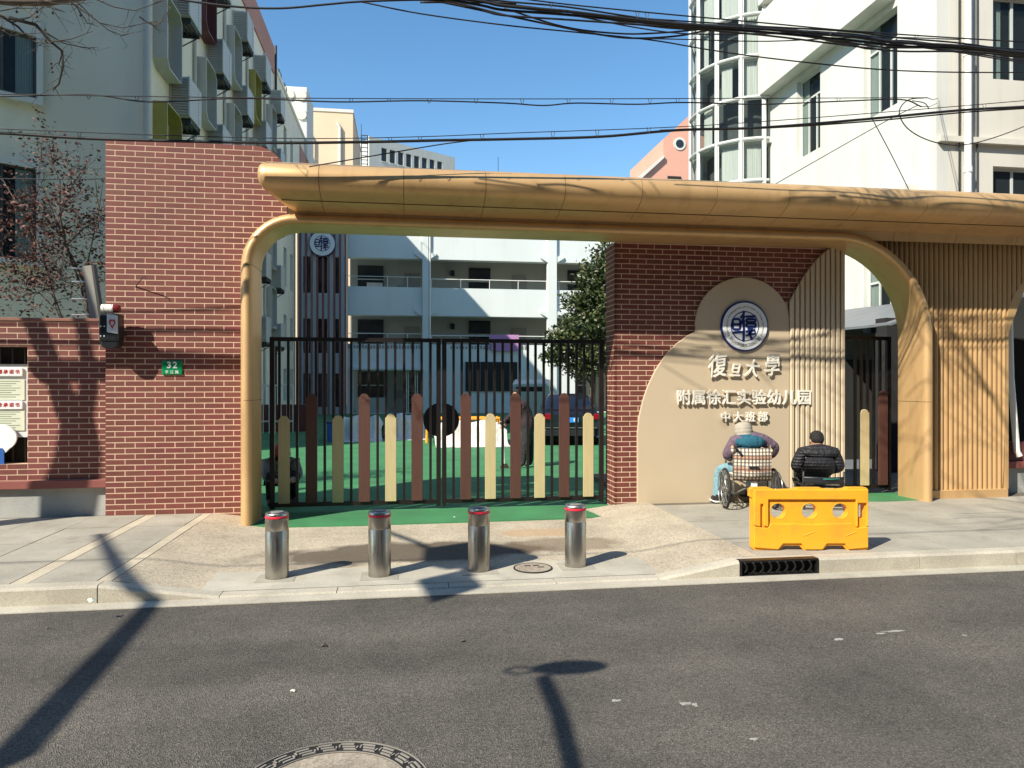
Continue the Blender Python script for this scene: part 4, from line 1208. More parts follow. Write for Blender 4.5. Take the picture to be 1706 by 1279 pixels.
for x0, x1, z in ((-3.3,0.9,3.86),(2.6,7.2,3.86)):
    mb = MB()
    for k in range(26): mb.box(x0+(x1-x0)*k/26, x0+(x1-x0)*(k+0.6)/26, YS-0.02, YS+0.0-0.004, z, z+0.16+0.10*rs.random())
    mb.build('planter_lattice', M_GREY_METAL, sc)

# striped tower with the emblem
tw = thing('striped_tower', 'stair tower with maroon vertical stripes and a round emblem', 'tower', (-4.7, 41.9, 0))
TY = 41.9
th = []
for zz in ((6.95,9.0),(3.55,5.5),(0.5,2.4)):
    for x0, x1 in ((-5.72,-5.28),(-4.92,-4.40),(-4.02,-3.68)): th.append([(x0,zz[0]),(x1,zz[0]),(x1,zz[1]),(x0,zz[1])])
MB().prism([[(-6.05,0.06),(-3.38,0.06),(-3.38,13.2),(-6.05,13.2)]]+th, TY, TY+0.2).build('wall', M_WALL_S, tw)
MB().box(-6.05,-3.38, TY+0.5, TY+0.55, 0.06, 13.1).build('interior', M_DARK, tw)
for q in th: MB().box(q[0][0], q[1][0], TY+0.12, TY+0.14, q[0][1], q[2][1]).build('window', M_GLASS, tw)
for k in range(9):
    x = -5.93+0.312*k
    MB().box(x, x+0.115, TY-0.14, TY-0.002, 0.07, 13.0).build('stripe_fin', M_MAROON if k % 3 != 2 else paint('grey_mauve_fin', (0.26,0.13,0.12), 0.6), tw)
e = at(537, 406, TY-0.2)
emblem('round_emblem', tw, (e.x, TY-0.2, e.z), 0.74, small=True)

# --- lean-to and porch seen through the right-hand arches
ls = thing('lean_to_shed', 'dim lean-to shed with grey sloping roof seen through the right arch', 'shed', (10.4, 15, 0.1))
MB().box(9.6, 11.25, 15.0, 20.0, 0.06, 2.95).build('wall', paint('shed_grey', (0.20,0.19,0.16), 0.8), ls)
a = MB(); a.add([(9.2,12.6,2.92),(11.25,12.6,3.55),(11.25,20,3.75),(9.2,20,3.05),(9.2,12.6,2.97),(11.25,12.6,3.60),(11.25,20,3.80),(9.2,20,3.10)],[(0,1,2,3),(7,6,5,4),(0,4,5,1),(1,5,6,2),(2,6,7,3),(3,7,4,0)])
a.build('roof_sheet', M_ROOF, ls)
MB().tube([(9.25,12.55,2.86),(11.2,12.55,3.46)], 0.05, 8).build('gutter_pipe', M_GREY_METAL, ls)
MB().box(9.75, 10.9, 14.93, 14.998, 0.1, 2.35).build('door', M_DARK, ls)
MB().box(8.3, 11.25, 11.2, 15.0, 0.05, 0.10).build('floor', M_ROOF, ls)  # dark sheet added over the sunlit green ground to darken the view through the gate
MB().box(8.9, 9.25, 12.3, 12.6, 0.06, 2.9).build('post', M_DARK, ls)
pc = thing('porch', 'dim porch with tiled roof and white downpipe at the right edge', 'porch', (11, 11.5, 0.1))
MB().box(9.3, 14, 12.9, 13.2, 0.1, 3.1).build('back_wall', M_DARK, pc)
ts = MB()
for i in range(24):
    for j in range(5):
        x, y = 9.75+0.17*i, 11.3+0.26*j
        ts.tube([(x, y, 3.15+0.13*j), (x, y+0.28, 3.20+0.13*j)], 0.075, 6)
ts.build('roof_tiles', M_ROOF, pc); pc.children[-1]['kind'] = 'stuff'
MB().box(9.7, 14, 11.2, 12.8, 2.98, 3.08).build('eave_board', M_BLACKBOX, pc)
c0, c1 = at(1685,480,9.72), at(1694,738,9.72)
MB().tube([(c0.x,9.76,2.95),(c0.x+0.01,9.74,1.9),(c1.x,9.72,0.78),(c1.x+0.03,9.70,0.70)], 0.045, 10).build('downpipe', M_PIPE, pc, smooth='auto')
q = [at(1664,560,10.2), at(1690,494,10.2)]
MB().add([(q[0].x,10.2,q[0].z),(q[1].x,10.2,q[1].z),(q[1].x+1.5,10.2,q[1].z-0.1),(q[0].x+1.5,10.2,q[0].z-0.1),(q[0].x,10.23,q[0].z),(q[1].x,11.2,q[1].z),(q[1].x+1.5,11.2,q[1].z),(q[0].x+1.5,11.2,q[0].z)],
          [(0,1,2,3),(7,6,5,4),(0,4,5,1),(1,5,6,2),(2,6,7,3),(3,7,4,0)]).build('awning', M_GREY_METAL, pc)
rw = thing('right_low_wall', 'low wall with red ledge and grey plinth at the right edge', 'wall', (10.5, 9.8, 0.1))
MB().box(8.86, 13, 9.78, 10.05, 0.62, 0.9).build('brick_band', M_FRAME_R, rw)
MB().box(8.80, 13, 9.70, 10.05, 0.52, 0.62).build('brick_ledge', MATS['red_tile_ledge'], rw, bevel=0.006)
MB().box(8.84, 13, 9.76, 10.05, 0.0, 0.52).build('plinth', M_BASEWALL, rw)


#PART2
# ------------------------------------------------------------------ bollards, covers, drain, barrier
BOL = [(-1.17, 6.86, 'steel bollard nearest the left brick wall, at the left end of the row'), (-0.24, 6.80, 'second steel bollard from the left, in front of the gate leaf hinge side'),
       (0.69, 6.84, 'third steel bollard from the left, beside the small round cover'), (1.64, 6.87, 'steel bollard at the right end of the row, in front of the sign wall corner')]
M_BAND = concrete('smooth_cement', (0.44,0.41,0.335), 200, 0.15, damt=0.35, bmp=0.1)
bp = None
for x, y, lab in BOL:
    z = gz(x, y)
    if bp is None:
        bp = thing('bollard', lab, 'bollard', (x, y, z), 'steel bollards across the gate ramp')
        c = (x, y, z)
        MB().lathe([(0.104,0.0),(0.104,0.435),(0.1025,0.438),(0.1025,0.442),(0.104,0.445),(0.104,0.55)], c, 40).build('post', M_STEEL, bp, smooth='auto')
        MB().lathe([(0.1045,0.553),(0.1055,0.556),(0.1055,0.570),(0.1045,0.573)], c, 40).build('red_band', M_RED_GLOW, bp, smooth='auto')
        MB().lathe([(0.104,0.574),(0.1035,0.590),(0.099,0.597),(0.06,0.601),(0.0,0.602)], c, 40).build('cap', M_STEEL, bp, smooth='auto')
        MB().lathe([(0.060,0.6025),(0.060,0.606),(0.045,0.607),(0,0.607)], c, 24).build('cap_lid', M_GREY_METAL, bp, smooth='auto')
        MB().prism([[(x-0.17,y-0.17),(x+0.17,y-0.17),(x+0.17,y+0.17),(x-0.17,y+0.17)], [(x+0.108*math.cos(a),y+0.108*math.sin(a)) for a in [R(15*i) for i in range(24)]]], z-0.02, z+0.006, 'XY').build('base_plate', M_SLAB, bp)
    else:
        t = copy_tree(bp); t.location = (x, y, z); t['label'] = lab

bs_ = MB(); nx, ny = 40, 4
xs = [-1.75+4.1*i/nx for i in range(nx+1)]; ys = [6.482+0.60*j/ny for j in range(ny+1)]
bs_.add([(x, y, gz(x, y)+0.004) for y in ys for x in xs], [(j*(nx+1)+i, j*(nx+1)+i+1, (j+1)*(nx+1)+i+1, (j+1)*(nx+1)+i) for j in range(ny) for i in range(nx)])
tag(bs_.build('bollard_strip', M_BAND, smooth=True), 'smooth pale cement strip that carries the steel bollards', kind='structure')
mc = thing('manhole_cover', 'small round concrete filled cover between two bollards', 'manhole cover', (1.21, 6.83, gz(1.21, 6.83)+0.004))
z = gz(1.21, 6.83)+0.004
MB().lathe([(0.174,0.0),(0.174,0.009),(0.188,0.009),(0.188,0.0)], (1.21,6.83,z), 36, ring=True).build('rim', M_CAST, mc, smooth='auto')
MB().lathe([(0.1735,-0.005),(0.1735,0.007),(0,0.008)], (1.21,6.83,z), 36).build('infill', M_COVERFILL, mc)
for a in (0, 60, 120): MB().box(1.21-0.03+0.08*math.cos(R(a)), 1.21+0.03+0.08*math.cos(R(a)), 6.83+0.08*math.sin(R(a))-0.012, 6.83+0.08*math.sin(R(a))+0.012, z+0.008, z+0.011).build('lug', M_CAST, mc)

bc = thing('manhole_cover', 'large round road cover with a key pattern ring at the bottom edge', 'manhole cover', (-0.33, 3.25, 0))
cc = (-0.33, 3.25, 0.0)
MB().lathe([(0.0,-0.01),(0.0,0.003),(0.345,0.003),(0.345,-0.01)], cc, 48).build('infill', M_COVERFILL, bc)
MB().lathe([(0.345,-0.01),(0.345,0.004),(0.445,0.004),(0.445,-0.01)], cc, 64, ring=True).build('ring', M_CAST, bc)
M_RINGPALE = paint('worn_pale_iron', (0.30,0.275,0.235), 0.6, 0.15, 10, 0.2)
kp = MB()
def arc_bar(r0, r1, a0, a1, n=4):
    for i in range(n):
        t0, t1 = a0+(a1-a0)*i/n, a0+(a1-a0)*(i+1)/n
        q = [(cc[0]+r*math.cos(t), cc[1]+r*math.sin(t)) for r, t in ((r0,t0),(r0,t1),(r1,t1),(r1,t0))]
        kp.prism([q], 0.0045, 0.009, 'XY')
for i in range(24):
    a = 2*math.pi*i/24; d = 2*math.pi/24
    arc_bar(0.368, 0.378, a+d*0.05, a+d*0.72, 2); arc_bar(0.416, 0.426, a+d*0.30, a+d*0.97, 2); arc_bar(0.392, 0.401, a+d*0.2, a+d*0.8, 2)
    arc_bar(0.368, 0.401, a+d*0.05, a+d*0.12, 1); arc_bar(0.392, 0.426, a+d*0.90, a+d*0.97, 1)
arc_bar(0.441, 0.446, 0, 2*math.pi, 64); arc_bar(0.346, 0.350, 0, 2*math.pi, 64)
kp.build('key_pattern', M_RINGPALE, bc)

sd = thing('storm_drain', 'black iron kerb drain with curved bars under the yellow barrier', 'storm drain', (3.48, 6.35, 0.0))
MB().box(3.09, 3.87, 6.42, 6.479, 0.0, 0.149).build('pit_back', M_KERB, sd)
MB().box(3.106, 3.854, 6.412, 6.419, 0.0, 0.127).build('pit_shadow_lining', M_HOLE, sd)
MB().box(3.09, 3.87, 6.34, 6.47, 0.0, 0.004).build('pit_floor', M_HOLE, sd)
MB().box(3.085, 3.875, 6.332, 6.42, 0.128, 0.149).box(3.085, 3.105, 6.33, 6.49, 0.0, 0.128).box(3.855, 3.875, 6.33, 6.49, 0.0, 0.128).build('drain_frame', M_DRAIN, sd, bevel=0.006)
for k in range(9):
    x = 3.15+0.081*k
    pts = [(x-0.02+0.03*math.sin(t*3.1), 6.342+0.04*t-0.012*math.sin(3.1*t), 0.125*(1-t)+0.008) for t in [i/7 for i in range(8)]]
    MB().tube(pts, 0.011, 6).build('bar', M_DRAIN, sd, smooth=True)

# barrier: hollow moulded plastic with three round holes
ba = thing('traffic_barrier', 'yellow plastic traffic barrier with three round holes at the kerb', 'barrier', (0,0,0))
L, Hh, D = 1.15, 0.62, 0.115
def circ(cx, cz, r, n=28): return [(cx+r*math.cos(2*math.pi*i/n), cz+r*math.sin(2*math.pi*i/n)) for i in range(n)]
outer = [(0.0,0.02),(0.02,0.0),(0.26,0.0),(0.31,0.045),(0.47,0.045),(0.51,0.0),(0.70,0.0),(0.745,0.045),(0.90,0.045),(0.94,0.0),(1.13,0.0),(1.15,0.02),
         (1.15,0.60),(1.135,0.62),(0.96,0.62),(0.93,0.607),(0.86,0.600),(0.72,0.604),(0.69,0.617),(0.46,0.617),(0.43,0.602),(0.25,0.596),(0.20,0.606),(0.17,0.62),(0.01,0.62),(-0.02,0.60),(-0.02,0.53),(0.0,0.52)]
hs = [circ(0.257,0.387,0.076), circ(0.568,0.387,0.076), circ(0.872,0.387,0.076)]
sl_ = [(1.055,0.315),(1.115,0.315),(1.115,0.455),(1.055,0.455)]
rec = [(0.165,0.315),(0.165,0.492),(1.01,0.492),(1.01,0.315)]
MB().prism([outer]+hs+[sl_], 0.028, D).build('shell', M_BARRIER, ba, bevel=0.009)
# raised rim frame on the face: everything but the recessed panel and the left clip slot
rim = [(0.012,0.49),(0.012,0.25),(0.075,0.235),(0.075,0.46),(0.105,0.46),(0.105,0.245),(0.150,0.235),(0.150,0.505),(1.02,0.505),(1.02,0.235),(1.04,0.235),(1.04,0.47),(1.125,0.47),(1.125,0.235),(1.142,0.25),(1.142,0.605),(0.012,0.605)]
MB().prism([rim], 0.0, 0.030).build('raised_rim', M_BARRIER, ba, bevel=0.009)
MB().prism([[(0.012,0.03),(0.25,0.012),(0.30,0.07),(0.48,0.07),(0.52,0.012),(0.69,0.012),(0.735,0.07),(0.91,0.07),(0.95,0.012),(1.142,0.03),(1.142,0.235),(1.04,0.225),(1.02,0.225),(0.985,0.27),(0.86,0.268),(0.80,0.265),(0.69,0.265),(0.60,0.258),(0.50,0.262),(0.40,0.268),(0.30,0.262),(0.18,0.27),(0.15,0.225),(0.105,0.225),(0.012,0.24)]], 0.006, 0.030).build('lower_face', M_BARRIER, ba, bevel=0.012)
for h in hs:
    cx, cz = h[0][0]-0.076, 0.387
    MB().lathe([(0.076,0.004),(0.081,0.0),(0.090,0.008),(0.095,0.026)], (cx, 0.024, cz), 28, 'Y', ring=True).build('hole_lip', M_BARRIER, ba, smooth=True)
for k in range(2):
    x = 0.50+0.42*k
    MB().add([(x,0.005,0.14),(x+0.10,0.005,0.18),(x+0.10,0.005,0.19),(x,0.005,0.155),(x,0.000,0.148),(x+0.10,0.000,0.186)],[(0,1,5,4),(4,5,2,3)]).build('moulded_chevron', M_BARRIER, ba, fix=False)
ba.location = (3.40, 6.70, 0.15); ba.rotation_euler = (0, 0, -YAW)

# ------------------------------------------------------------------ call box, number plate, signboard edge on the left wall
cb = thing('call_box', 'dark roadside alarm box with red heart logo and white lamp on the brick wall', 'call box', (-3.57, 9.42, 2.25))
MB().box(-3.685, -3.455, 9.36, 9.56, 2.32, 2.66).build('housing', M_BLACKBOX, cb, bevel=0.03, seg=3)
MB().prism([[(-3.675,2.335),(-3.455,2.335),(-3.465,2.27),(-3.50,2.24),(-3.62,2.235),(-3.665,2.26)]], 9.38, 9.54).build('lower_housing', M_BLACKBOX, cb, bevel=0.015)
MB().prism([[(-3.585,2.43),(-3.462,2.41),(-3.462,2.63),(-3.585,2.645)]], 9.352, 9.362).build('white_panel', M_BOARD, cb, bevel=0.004)
hp = [(-3.522+0.0028*16*math.sin(t)**3*0.8, 2.535+0.0028*(13*math.cos(t)-5*math.cos(2*t)-2*math.cos(3*t)-math.cos(4*t))*1.5) for t in [2*math.pi*i/28 for i in range(28)]]
MB().prism([hp, [(x*0.62-3.522*0.38, z*0.62+2.535*0.38) for x, z in hp]], 9.346, 9.353).build('heart_logo', M_REDPRINT, cb)
for x, z in ((-3.655,2.50),(-3.615,2.50),(-3.655,2.38),(-3.615,2.38)): MB().ball((x,9.358,z),0.009,0.006,0.009,8,6).build('screw', M_PIPE, cb, smooth=True)
MB().lathe([(0.0,-0.085),(0.056,-0.085),(0.056,-0.055),(0.060,-0.052),(0.056,-0.048),(0.056,0.03),(0.060,0.033),(0.056,0.036),(0.056,0.05),(0,0.05)], (-3.585, 9.44, 2.722), 24, 'X').build('white_lamp', M_PIPE, cb, smooth='auto')
MB().lathe([(0.0,0.051),(0.050,0.051),(0.050,0.10),(0.038,0.118),(0,0.122)], (-3.585, 9.44, 2.722), 24, 'X').build('red_lamp', paint('dark_red_lens', (0.17,0.012,0.015), 0.3), cb, smooth='auto')
MB().box(-3.69,-3.47,9.50,9.66,2.40,2.44).build('bracket', M_BRACKET, cb)
npl = thing('number_plate', 'green house number plate 32 on the tall brick wall', 'number plate', (-2.92, 9.64, 1.9))
a, b = at(270,601,9.64), at(304,624.5,9.64)
MB().box(a.x, b.x, 9.628, 9.65, b.z, a.z).build('plate', M_SIGNGREEN, npl, bevel=0.008)
cx = (a.x+b.x)/2
letter('character', '3', 0.115, (cx-0.036, 9.626, a.z-0.060), M_WHITE, npl, 0.002, 0.003)
letter('character', '2', 0.115, (cx+0.036, 9.626, a.z-0.060), M_WHITE, npl, 0.002, 0.003)
for k, ch in enumerate('平江路'): letter('character', ch, 0.044, (cx-0.06+0.06*k, 9.626, b.z+0.030), M_WHITE, npl, 0.002, 0.0005)
hk = thing('wall_hook', 'thin dark hooked wire standing from the brick wall above the call box', 'hook', (-3.22, 9.65, 2.95))
a, b = at(222,478,9.6), at(237,461,9.45)
MB().tube([(a.x,9.66,a.z),(b.x-0.01,9.5,b.z),(b.x+0.02,9.48,b.z+0.005),(b.x+0.035,9.48,b.z-0.03)], 0.006, 5).build('wire', M_BRACKET, hk)
sb = thing('signboard', 'tilted dull grey sheet metal sign standing on the low brick wall', 'sign', (-3.97, 9.85, 2.62))
c = [at(138,444,9.86), at(155,442,9.86), at(168,533,9.86), at(152,537,9.86)]
MB().prism([[(p.x,p.z) for p in c]], 9.84, 9.875).build('sheet', M_GREY_METAL, sb)
e_ = MB().prism([[(c[1].x,c[1].z),(c[1].x+0.03,c[1].z-0.02),(c[2].x+0.035,c[2].z),(c[2].x,c[2].z)]], 9.80, 9.90).build('folded_edge', M_BRACKET, sb)
for z in (2.68, 2.88, 3.10, 3.27): MB().tube([(-4.20,9.87,z),(-3.98+0.08*(3.27-z),9.87,z+0.005)], 0.010, 5).build('stay_bolt', M_CHROME, sb)

# ------------------------------------------------------------------ trees
def leaf_quads(mb, rnd, c, spread, n, s0, s1):
    for _ in range(n):
        p = Vector(c) + Vector((rnd.gauss(0,spread), rnd.gauss(0,spread), rnd.gauss(0,spread*0.75)))
        u = Vector((rnd.uniform(-1,1), rnd.uniform(-1,1), rnd.uniform(-0.7,0.7))).normalized()
        v = u.cross(Vector((rnd.uniform(-1,1), rnd.uniform(-1,1), rnd.uniform(-1,1)))).normalized()
        s_ = rnd.uniform(s0, s1)
        mb.add([p-u*s_, p+v*s_*0.5, p+u*s_, p-v*s_*0.5], [(0,1,2,3)])
def branches(mb, rnd, p, d, length, r, depth, tips, droop=0.0, segs=4, spread=0.6, kids=3, minr=0.004):
    pts, rs_ = [Vector(p)], [r]
    d = Vector(d).normalized()
    for i in range(segs):
        d = (d + Vector((rnd.gauss(0,0.12), rnd.gauss(0,0.12), rnd.gauss(0,0.09)-droop))).normalized()
        pts.append(pts[-1] + d*length/segs); rs_.append(max(minr, r*(1-0.6*(i+1)/segs)))
    mb.tube(pts, rs_, 5 if r < 0.03 else 7, cap=False)
    tips.append(pts[-1])
    if depth > 0:
        for k in range(kids):
            i = rnd.randint(max(1, segs//2-1), segs)
            a = Vector((rnd.gauss(0,1), rnd.gauss(0,1), rnd.gauss(0,0.7)))
            a = (a - d*a.dot(d)).normalized()
            branches(mb, rnd, pts[i], d*(1-spread*0.4) + a*spread, length*rnd.uniform(0.5,0.8), rs_[i]*rnd.uniform(0.55,0.75), depth-1, tips, droop, segs, spread, kids, minr)
    return pts

# russet tree behind the low wall
rt = thing('russet_tree', 'small tree with dry russet leaves behind the low brick wall', 'tree', (-4.75, 11.0, 0.1))
rnd = random.Random(5); tm = MB(); tips = []
ctrl = [[(102,532),(85,480),(70,420),(40,360),(5,300)], [(146,525),(136,480),(115,425),(95,370),(70,310)], [(146,525),(140,470),(110,410),(100,360),(120,310),(150,265)],
        [(136,480),(150,420),(165,350),(172,300)], [(85,480),(40,455),(0,440)], [(115,425),(60,400),(10,385)], [(95,370),(60,330),(70,260)], [(100,360),(100,300),(70,245)],
        [(110,410),(140,380),(170,365)], [(85,480),(50,490),(15,470)], [(136,480),(110,470),(80,450)], [(120,310),(110,270),(112,250)]]
tm.tube([(-4.85,11,0.1),at(102,532,11)], [0.035,0.03], 7)
tm.tube([(-4.55,11.1,0.1),at(146,525,11.1)], [0.045,0.038], 7)
for i, c in enumerate(ctrl):
    ys = 11 + rnd.uniform(-0.1,0.1); pts = [at(x, y, ys + j*rnd.uniform(-0.12,0.16)) for j, (x, y) in enumerate(c)]
    r0 = 0.024 if i < 3 else 0.012
    tm.tube(pts, [r0*(1-0.75*j/(len(pts)-1)) for j in range(len(pts))], 6, cap=False)
    for j in range(1, len(pts)):
        for q in range(3):
            branches(tm, rnd, pts[j].lerp(pts[j-1], rnd.random()), (pts[j]-pts[j-1])*0.8 + Vector((rnd.gauss(0,.25), rnd.gauss(0,.25), rnd.gauss(0,.2))), rnd.uniform(0.22,0.5), 0.006, 1, tips, 0, 3, 0.8, 3, 0.0025)
tm.build('trunk', M_TWIG, rt, smooth=True, fix=False)
cl = MB()
for t in tips:
    h = t.z
    px = 853 + FPX*((t.x*math.cos(YAW)-t.y*math.sin(YAW))/(t.x*math.sin(YAW)+t.y*math.cos(YAW)))
    k = 14 if h < 4.45 else 6
    if px > 172: k = 1
    leaf_quads(cl, rnd, t, 0.085, k, 0.019, 0.038)
cl.build('crown', M_LEAF_RED, rt, fix=False)

# evergreen in the yard
et = thing('evergreen_tree', 'dark green evergreen tree standing in the yard behind the dark car', 'tree', (6.4, 24.5, 0.07))
rnd = random.Random(9); tm = MB(); tips = []
tm.tube([(6.5,24.5,0.05),(6.45,24.5,1.3),(6.5,24.5,2.6),(6.7,24.5,4.2),(6.9,24.5,6.3)], [0.13,0.11,0.10,0.07,0.03], 8)
cl = MB()
blobs = [(5.75,3.0,0.75),(6.5,2.75,0.85),(5.35,3.3,0.55),(6.2,3.9,0.8),(5.85,4.6,0.55),(6.6,4.8,0.8),(6.85,5.7,0.7),(6.35,5.4,0.45),(7.2,4.2,0.9),(7.5,5.2,0.8),(7.4,3.0,0.8),(7.0,6.4,0.5),(5.1,2.75,0.35),(6.0,2.35,0.4)]
for bx, bz, br in blobs:
    tm.tube([(6.55,24.5,max(1.5,bz-0.7)),(bx*0.6+6.55*0.4,24.5+rnd.uniform(-.2,.2),bz-0.3),(bx,24.5+rnd.uniform(-.4,.4),bz)], [0.05,0.035,0.015], 5)
    for _ in range(int(70*br*br)+14):
        a, t, rr = rnd.uniform(0,2*math.pi), rnd.uniform(-1,1), br*rnd.random()**0.4
        c = (bx+rr*math.sqrt(1-t*t)*math.cos(a), 24.5+rr*math.sqrt(1-t*t)*math.sin(a)*1.1, bz+rr*t*0.9)
        leaf_quads(cl, rnd, c, 0.13, 24, 0.05, 0.10)
tm.build('trunk', M_TWIG, et, smooth=True, fix=False)
cl.build('crown', M_LEAF_G, et, fix=False)

# bare plane tree on the left pavement (trunk outside the picture, limbs and twigs at the top left, its shadow on the low wall)
pt = thing('plane_tree', 'bare plane tree with thin twigs and seed balls hanging at the top left', 'tree', (-7.75, 7.25, 0.14))
rnd = random.Random(21); tm = MB(); tips = []
def wsh(px, py, k):
    w_ = at(px, py, 9.75); return w_ - Vector((SUN.x, SUN.y, 0))*k + Vector((0,0,k))
tA = [wsh(110,850,3.7), wsh(128,790,3.7), wsh(135,730,3.7), wsh(126,690,3.7)]
tm.tube([(tA[0].x-0.05,tA[0].y,0.1),(tA[0].x-0.02,tA[0].y,2.0)]+tA, [0.30,0.22,0.19,0.165,0.15,0.15], 12)
tm.tube([wsh(118,700,3.7), wsh(95,630,3.7), wsh(65,560,3.7), wsh(40,490,3.7), wsh(-10,380,3.7)], [0.12,0.105,0.10,0.095,0.07], 10)
tm.tube([wsh(135,700,3.7), wsh(150,640,3.7), wsh(140,560,3.7), wsh(126,490,3.7), wsh(100,400,3.7)], [0.08,0.062,0.058,0.055,0.04], 10)
lim = [(-7.95,7.2,5.6),(-6.6,7.25,5.55),(-5.2,7.3,5.42),(-4.0,7.4,5.45),(-3.3,7.5,5.60)]
tm.tube(lim, [0.09,0.08,0.065,0.05,0.025], 8)
Yt = 7.45
tw_ = MB()
tw_px = [[(-30,10),(10,32),(30,45),(52,68)], [(15,30),(60,42),(85,70),(103,85),(105,110),(98,140),(88,150)], [(60,45),(105,72),(140,80),(165,80)], [(85,70),(120,65),(155,52)], [(30,-10),(60,0),(80,12),(108,20)],
         [(100,-10),(130,12),(165,38),(205,47),(245,38),(262,35)], [(125,0),(150,25),(180,50),(205,60),(222,54)], [(150,-5),(190,12),(225,18),(262,5),(290,-5)], [(60,30),(35,12),(30,-10)],
         [(105,-5),(128,12),(145,38),(165,45)], [(0,50),(20,60),(45,55)], [(232,28),(246,38),(262,45),(285,12)], [(105,85),(98,108),(106,118)], [(40,-8),(90,6),(130,8),(150,-4)], [(20,38),(48,30),(80,6)], [(-10,20),(25,14),(60,14)], [(85,72),(60,70),(50,66)]]
for i, c in enumerate(tw_px):
    pts = [at(x, y, Yt + 0.10*((i*7) % 5) - 0.2 + 0.05*j) for j, (x, y) in enumerate(c)]
    r0 = 0.018 if i < 2 else 0.007
    tw_.tube(pts, [r0*(1-0.6*j/(len(pts)-1)) for j in range(len(pts))], 5, cap=False)
    for j in range(1, len(pts)):
        for q in range(1 + (rnd.random() < 0.35)):
            branches(tw_, rnd, pts[j-1].lerp(pts[j], rnd.random()), (pts[j]-pts[j-1]) + Vector((rnd.gauss(0,.15), rnd.gauss(0,.15), rnd.gauss(0,.13))), rnd.uniform(0.10,0.24), 0.0035, 1, tips, 0.02, 3, 0.8, 1, 0.0018)
tm.build('trunk', M_BARK, pt, smooth=True, fix=False)
tag(tw_.build('twigs', M_TWIG, pt, smooth=True, fix=False), kind='stuff')
tm2 = MB().tube([at(-60,-6,7.4), at(20,3,7.4), at(80,4,7.45), at(150,-6,7.5)], [0.045,0.04,0.035,0.03], 8).build('limb', M_BARK, pt, smooth=True)
sbm = MB()
for (x, y) in [(88,22),(62,28),(75,50),(85,106),(86,113),(87,120),(28,20),(62,20),(76,68),(134,26),(7,52),(2,45)]:
    p = at(x, y, Yt); sbm.ball(p, 0.012, 0.012, 0.012, 8, 6); sbm.tube([p, p+Vector((0.0,0,0.09))], 0.0015, 4)
sbm.build('seed_balls', M_TWIG, pt, smooth=True, fix=False)

# street trees on the viewer's side of the road: out of the picture, seen through their shadows
def sh(px, py, h, zg=0.0):
    g_ = onz(px, py, zg); return Vector((g_.x, g_.y, 0)) - Vector((SUN.x, SUN.y, 0))*(h-zg) + Vector((0,0,h))
st1 = thing('street_tree', 'leaning bare street tree beside the viewer whose limb shadow crosses the road at left', 'tree', (-5.5, -0.6, 0))
tm = MB(); tips = []; rnd = random.Random(33)
pA, pB, pC = sh(18,1262,4.2), sh(256,1004,6.0), sh(166,890,7.6,0.15)
tm.tube([(-5.5,-0.7,0),(-5.55,-0.2,1.6),(-5.7,0.3,3.0), pA, pA.lerp(pB,0.5), pB, pC], [0.24,0.17,0.12,0.085,0.075,0.062,0.045], 10)
tm.build('trunk', M_BARK, st1, smooth=True, fix=False)
st2 = thing('street_tree', 'tall bare street tree behind the viewer casting branch shadows on the pier', 'tree', (5.2, -3.2, 0))
tm = MB(); tips = []; rnd = random.Random(44)
tm.tube([(5.2,-3.2,0),(5.1,-3.0,2.5),(4.8,-2.5,5.0),(3.9,-0.6,6.4),(2.9,1.6,7.4),(1.8,3.6,8.3)], [0.28,0.22,0.19,0.14,0.10,0.06], 10)
for st, dr, ln, r_ in (((2.9,1.6,7.4),(-0.9,0.7,0.35),3.2,0.036), ((1.8,3.6,8.3),(0.5,0.9,0.3),2.6,0.030), ((2.4,2.6,7.9),(0.8,0.6,0.2),2.6,0.030), ((3.3,0.8,7.0),(0.9,0.8,0.3),3.0,0.034),
                       ((2.2,3.0,8.1),(-0.5,0.3,0.9),2.6,0.030), ((2.6,2.2,7.7),(0.2,1.0,-0.05),2.8,0.030)):
    branches(tm, rnd, st, dr, ln, r_, 3, tips, 0.0, 5, 0.65, 3, 0.007)
tm.build('trunk', M_BARK, st2, smooth=True, fix=False)
lp = thing('street_lamp', 'slim curved street lamp left of the viewer whose shadow falls on the road', 'street lamp', (-2.9, -0.7, 0))
q0, q1, q2 = sh(955,1279,3.3), sh(932,1190,3.75), sh(905,1128,4.05)
MB().tube([(-2.9,-0.7,0),(-2.85,-0.5,1.4),(-2.7,0.2,2.6), q0, q1, q2], [0.05,0.05,0.05,0.045,0.042,0.04], 10).build('pole', M_BRACKET, lp, smooth=True)
hc = sh(950,1112,4.12)
MB().ball(hc, 0.25, 0.11, 0.05, 20, 8).build('lamp_head', M_GREY_METAL, lp, smooth=True)
hr = sh(866,1117,4.12)
MB().tube([(hr.x+0.09*math.cos(a), hr.y+0.05*math.sin(a), hr.z) for a in [2*math.pi*i/16 for i in range(17)]], 0.014, 6).build('ring_hook', M_BRACKET, lp, smooth=True)
hs_ = thing('shadow_sign', 'unseen sign and box left of the viewer, outlined to cast the shadow by the bollards', 'sign', (-5.2, 2.1, 6.0))  # unseen shadow casters, outlines traced back from their shadow; box and cable are invented
c4 = [sh(x, y, 6.0 + dz, 0.03) for x, y, dz in ((692,966,0.0),(768,950,0.0),(800,975,0.0),(712,1001,0.0))]
mb = MB(); mb.add(c4 + [p + Vector((0,0,0.03)) for p in c4], [(0,1,2,3),(7,6,5,4),(0,4,5,1),(1,5,6,2),(2,6,7,3),(3,7,4,0)]); mb.build('sign_plate', M_GREY_METAL, hs_)
c4 = [sh(x, y, 6.1, 0.04) for x, y in ((705,915),(780,905),(858,918),(882,932),(830,938),(745,948),(700,940))]
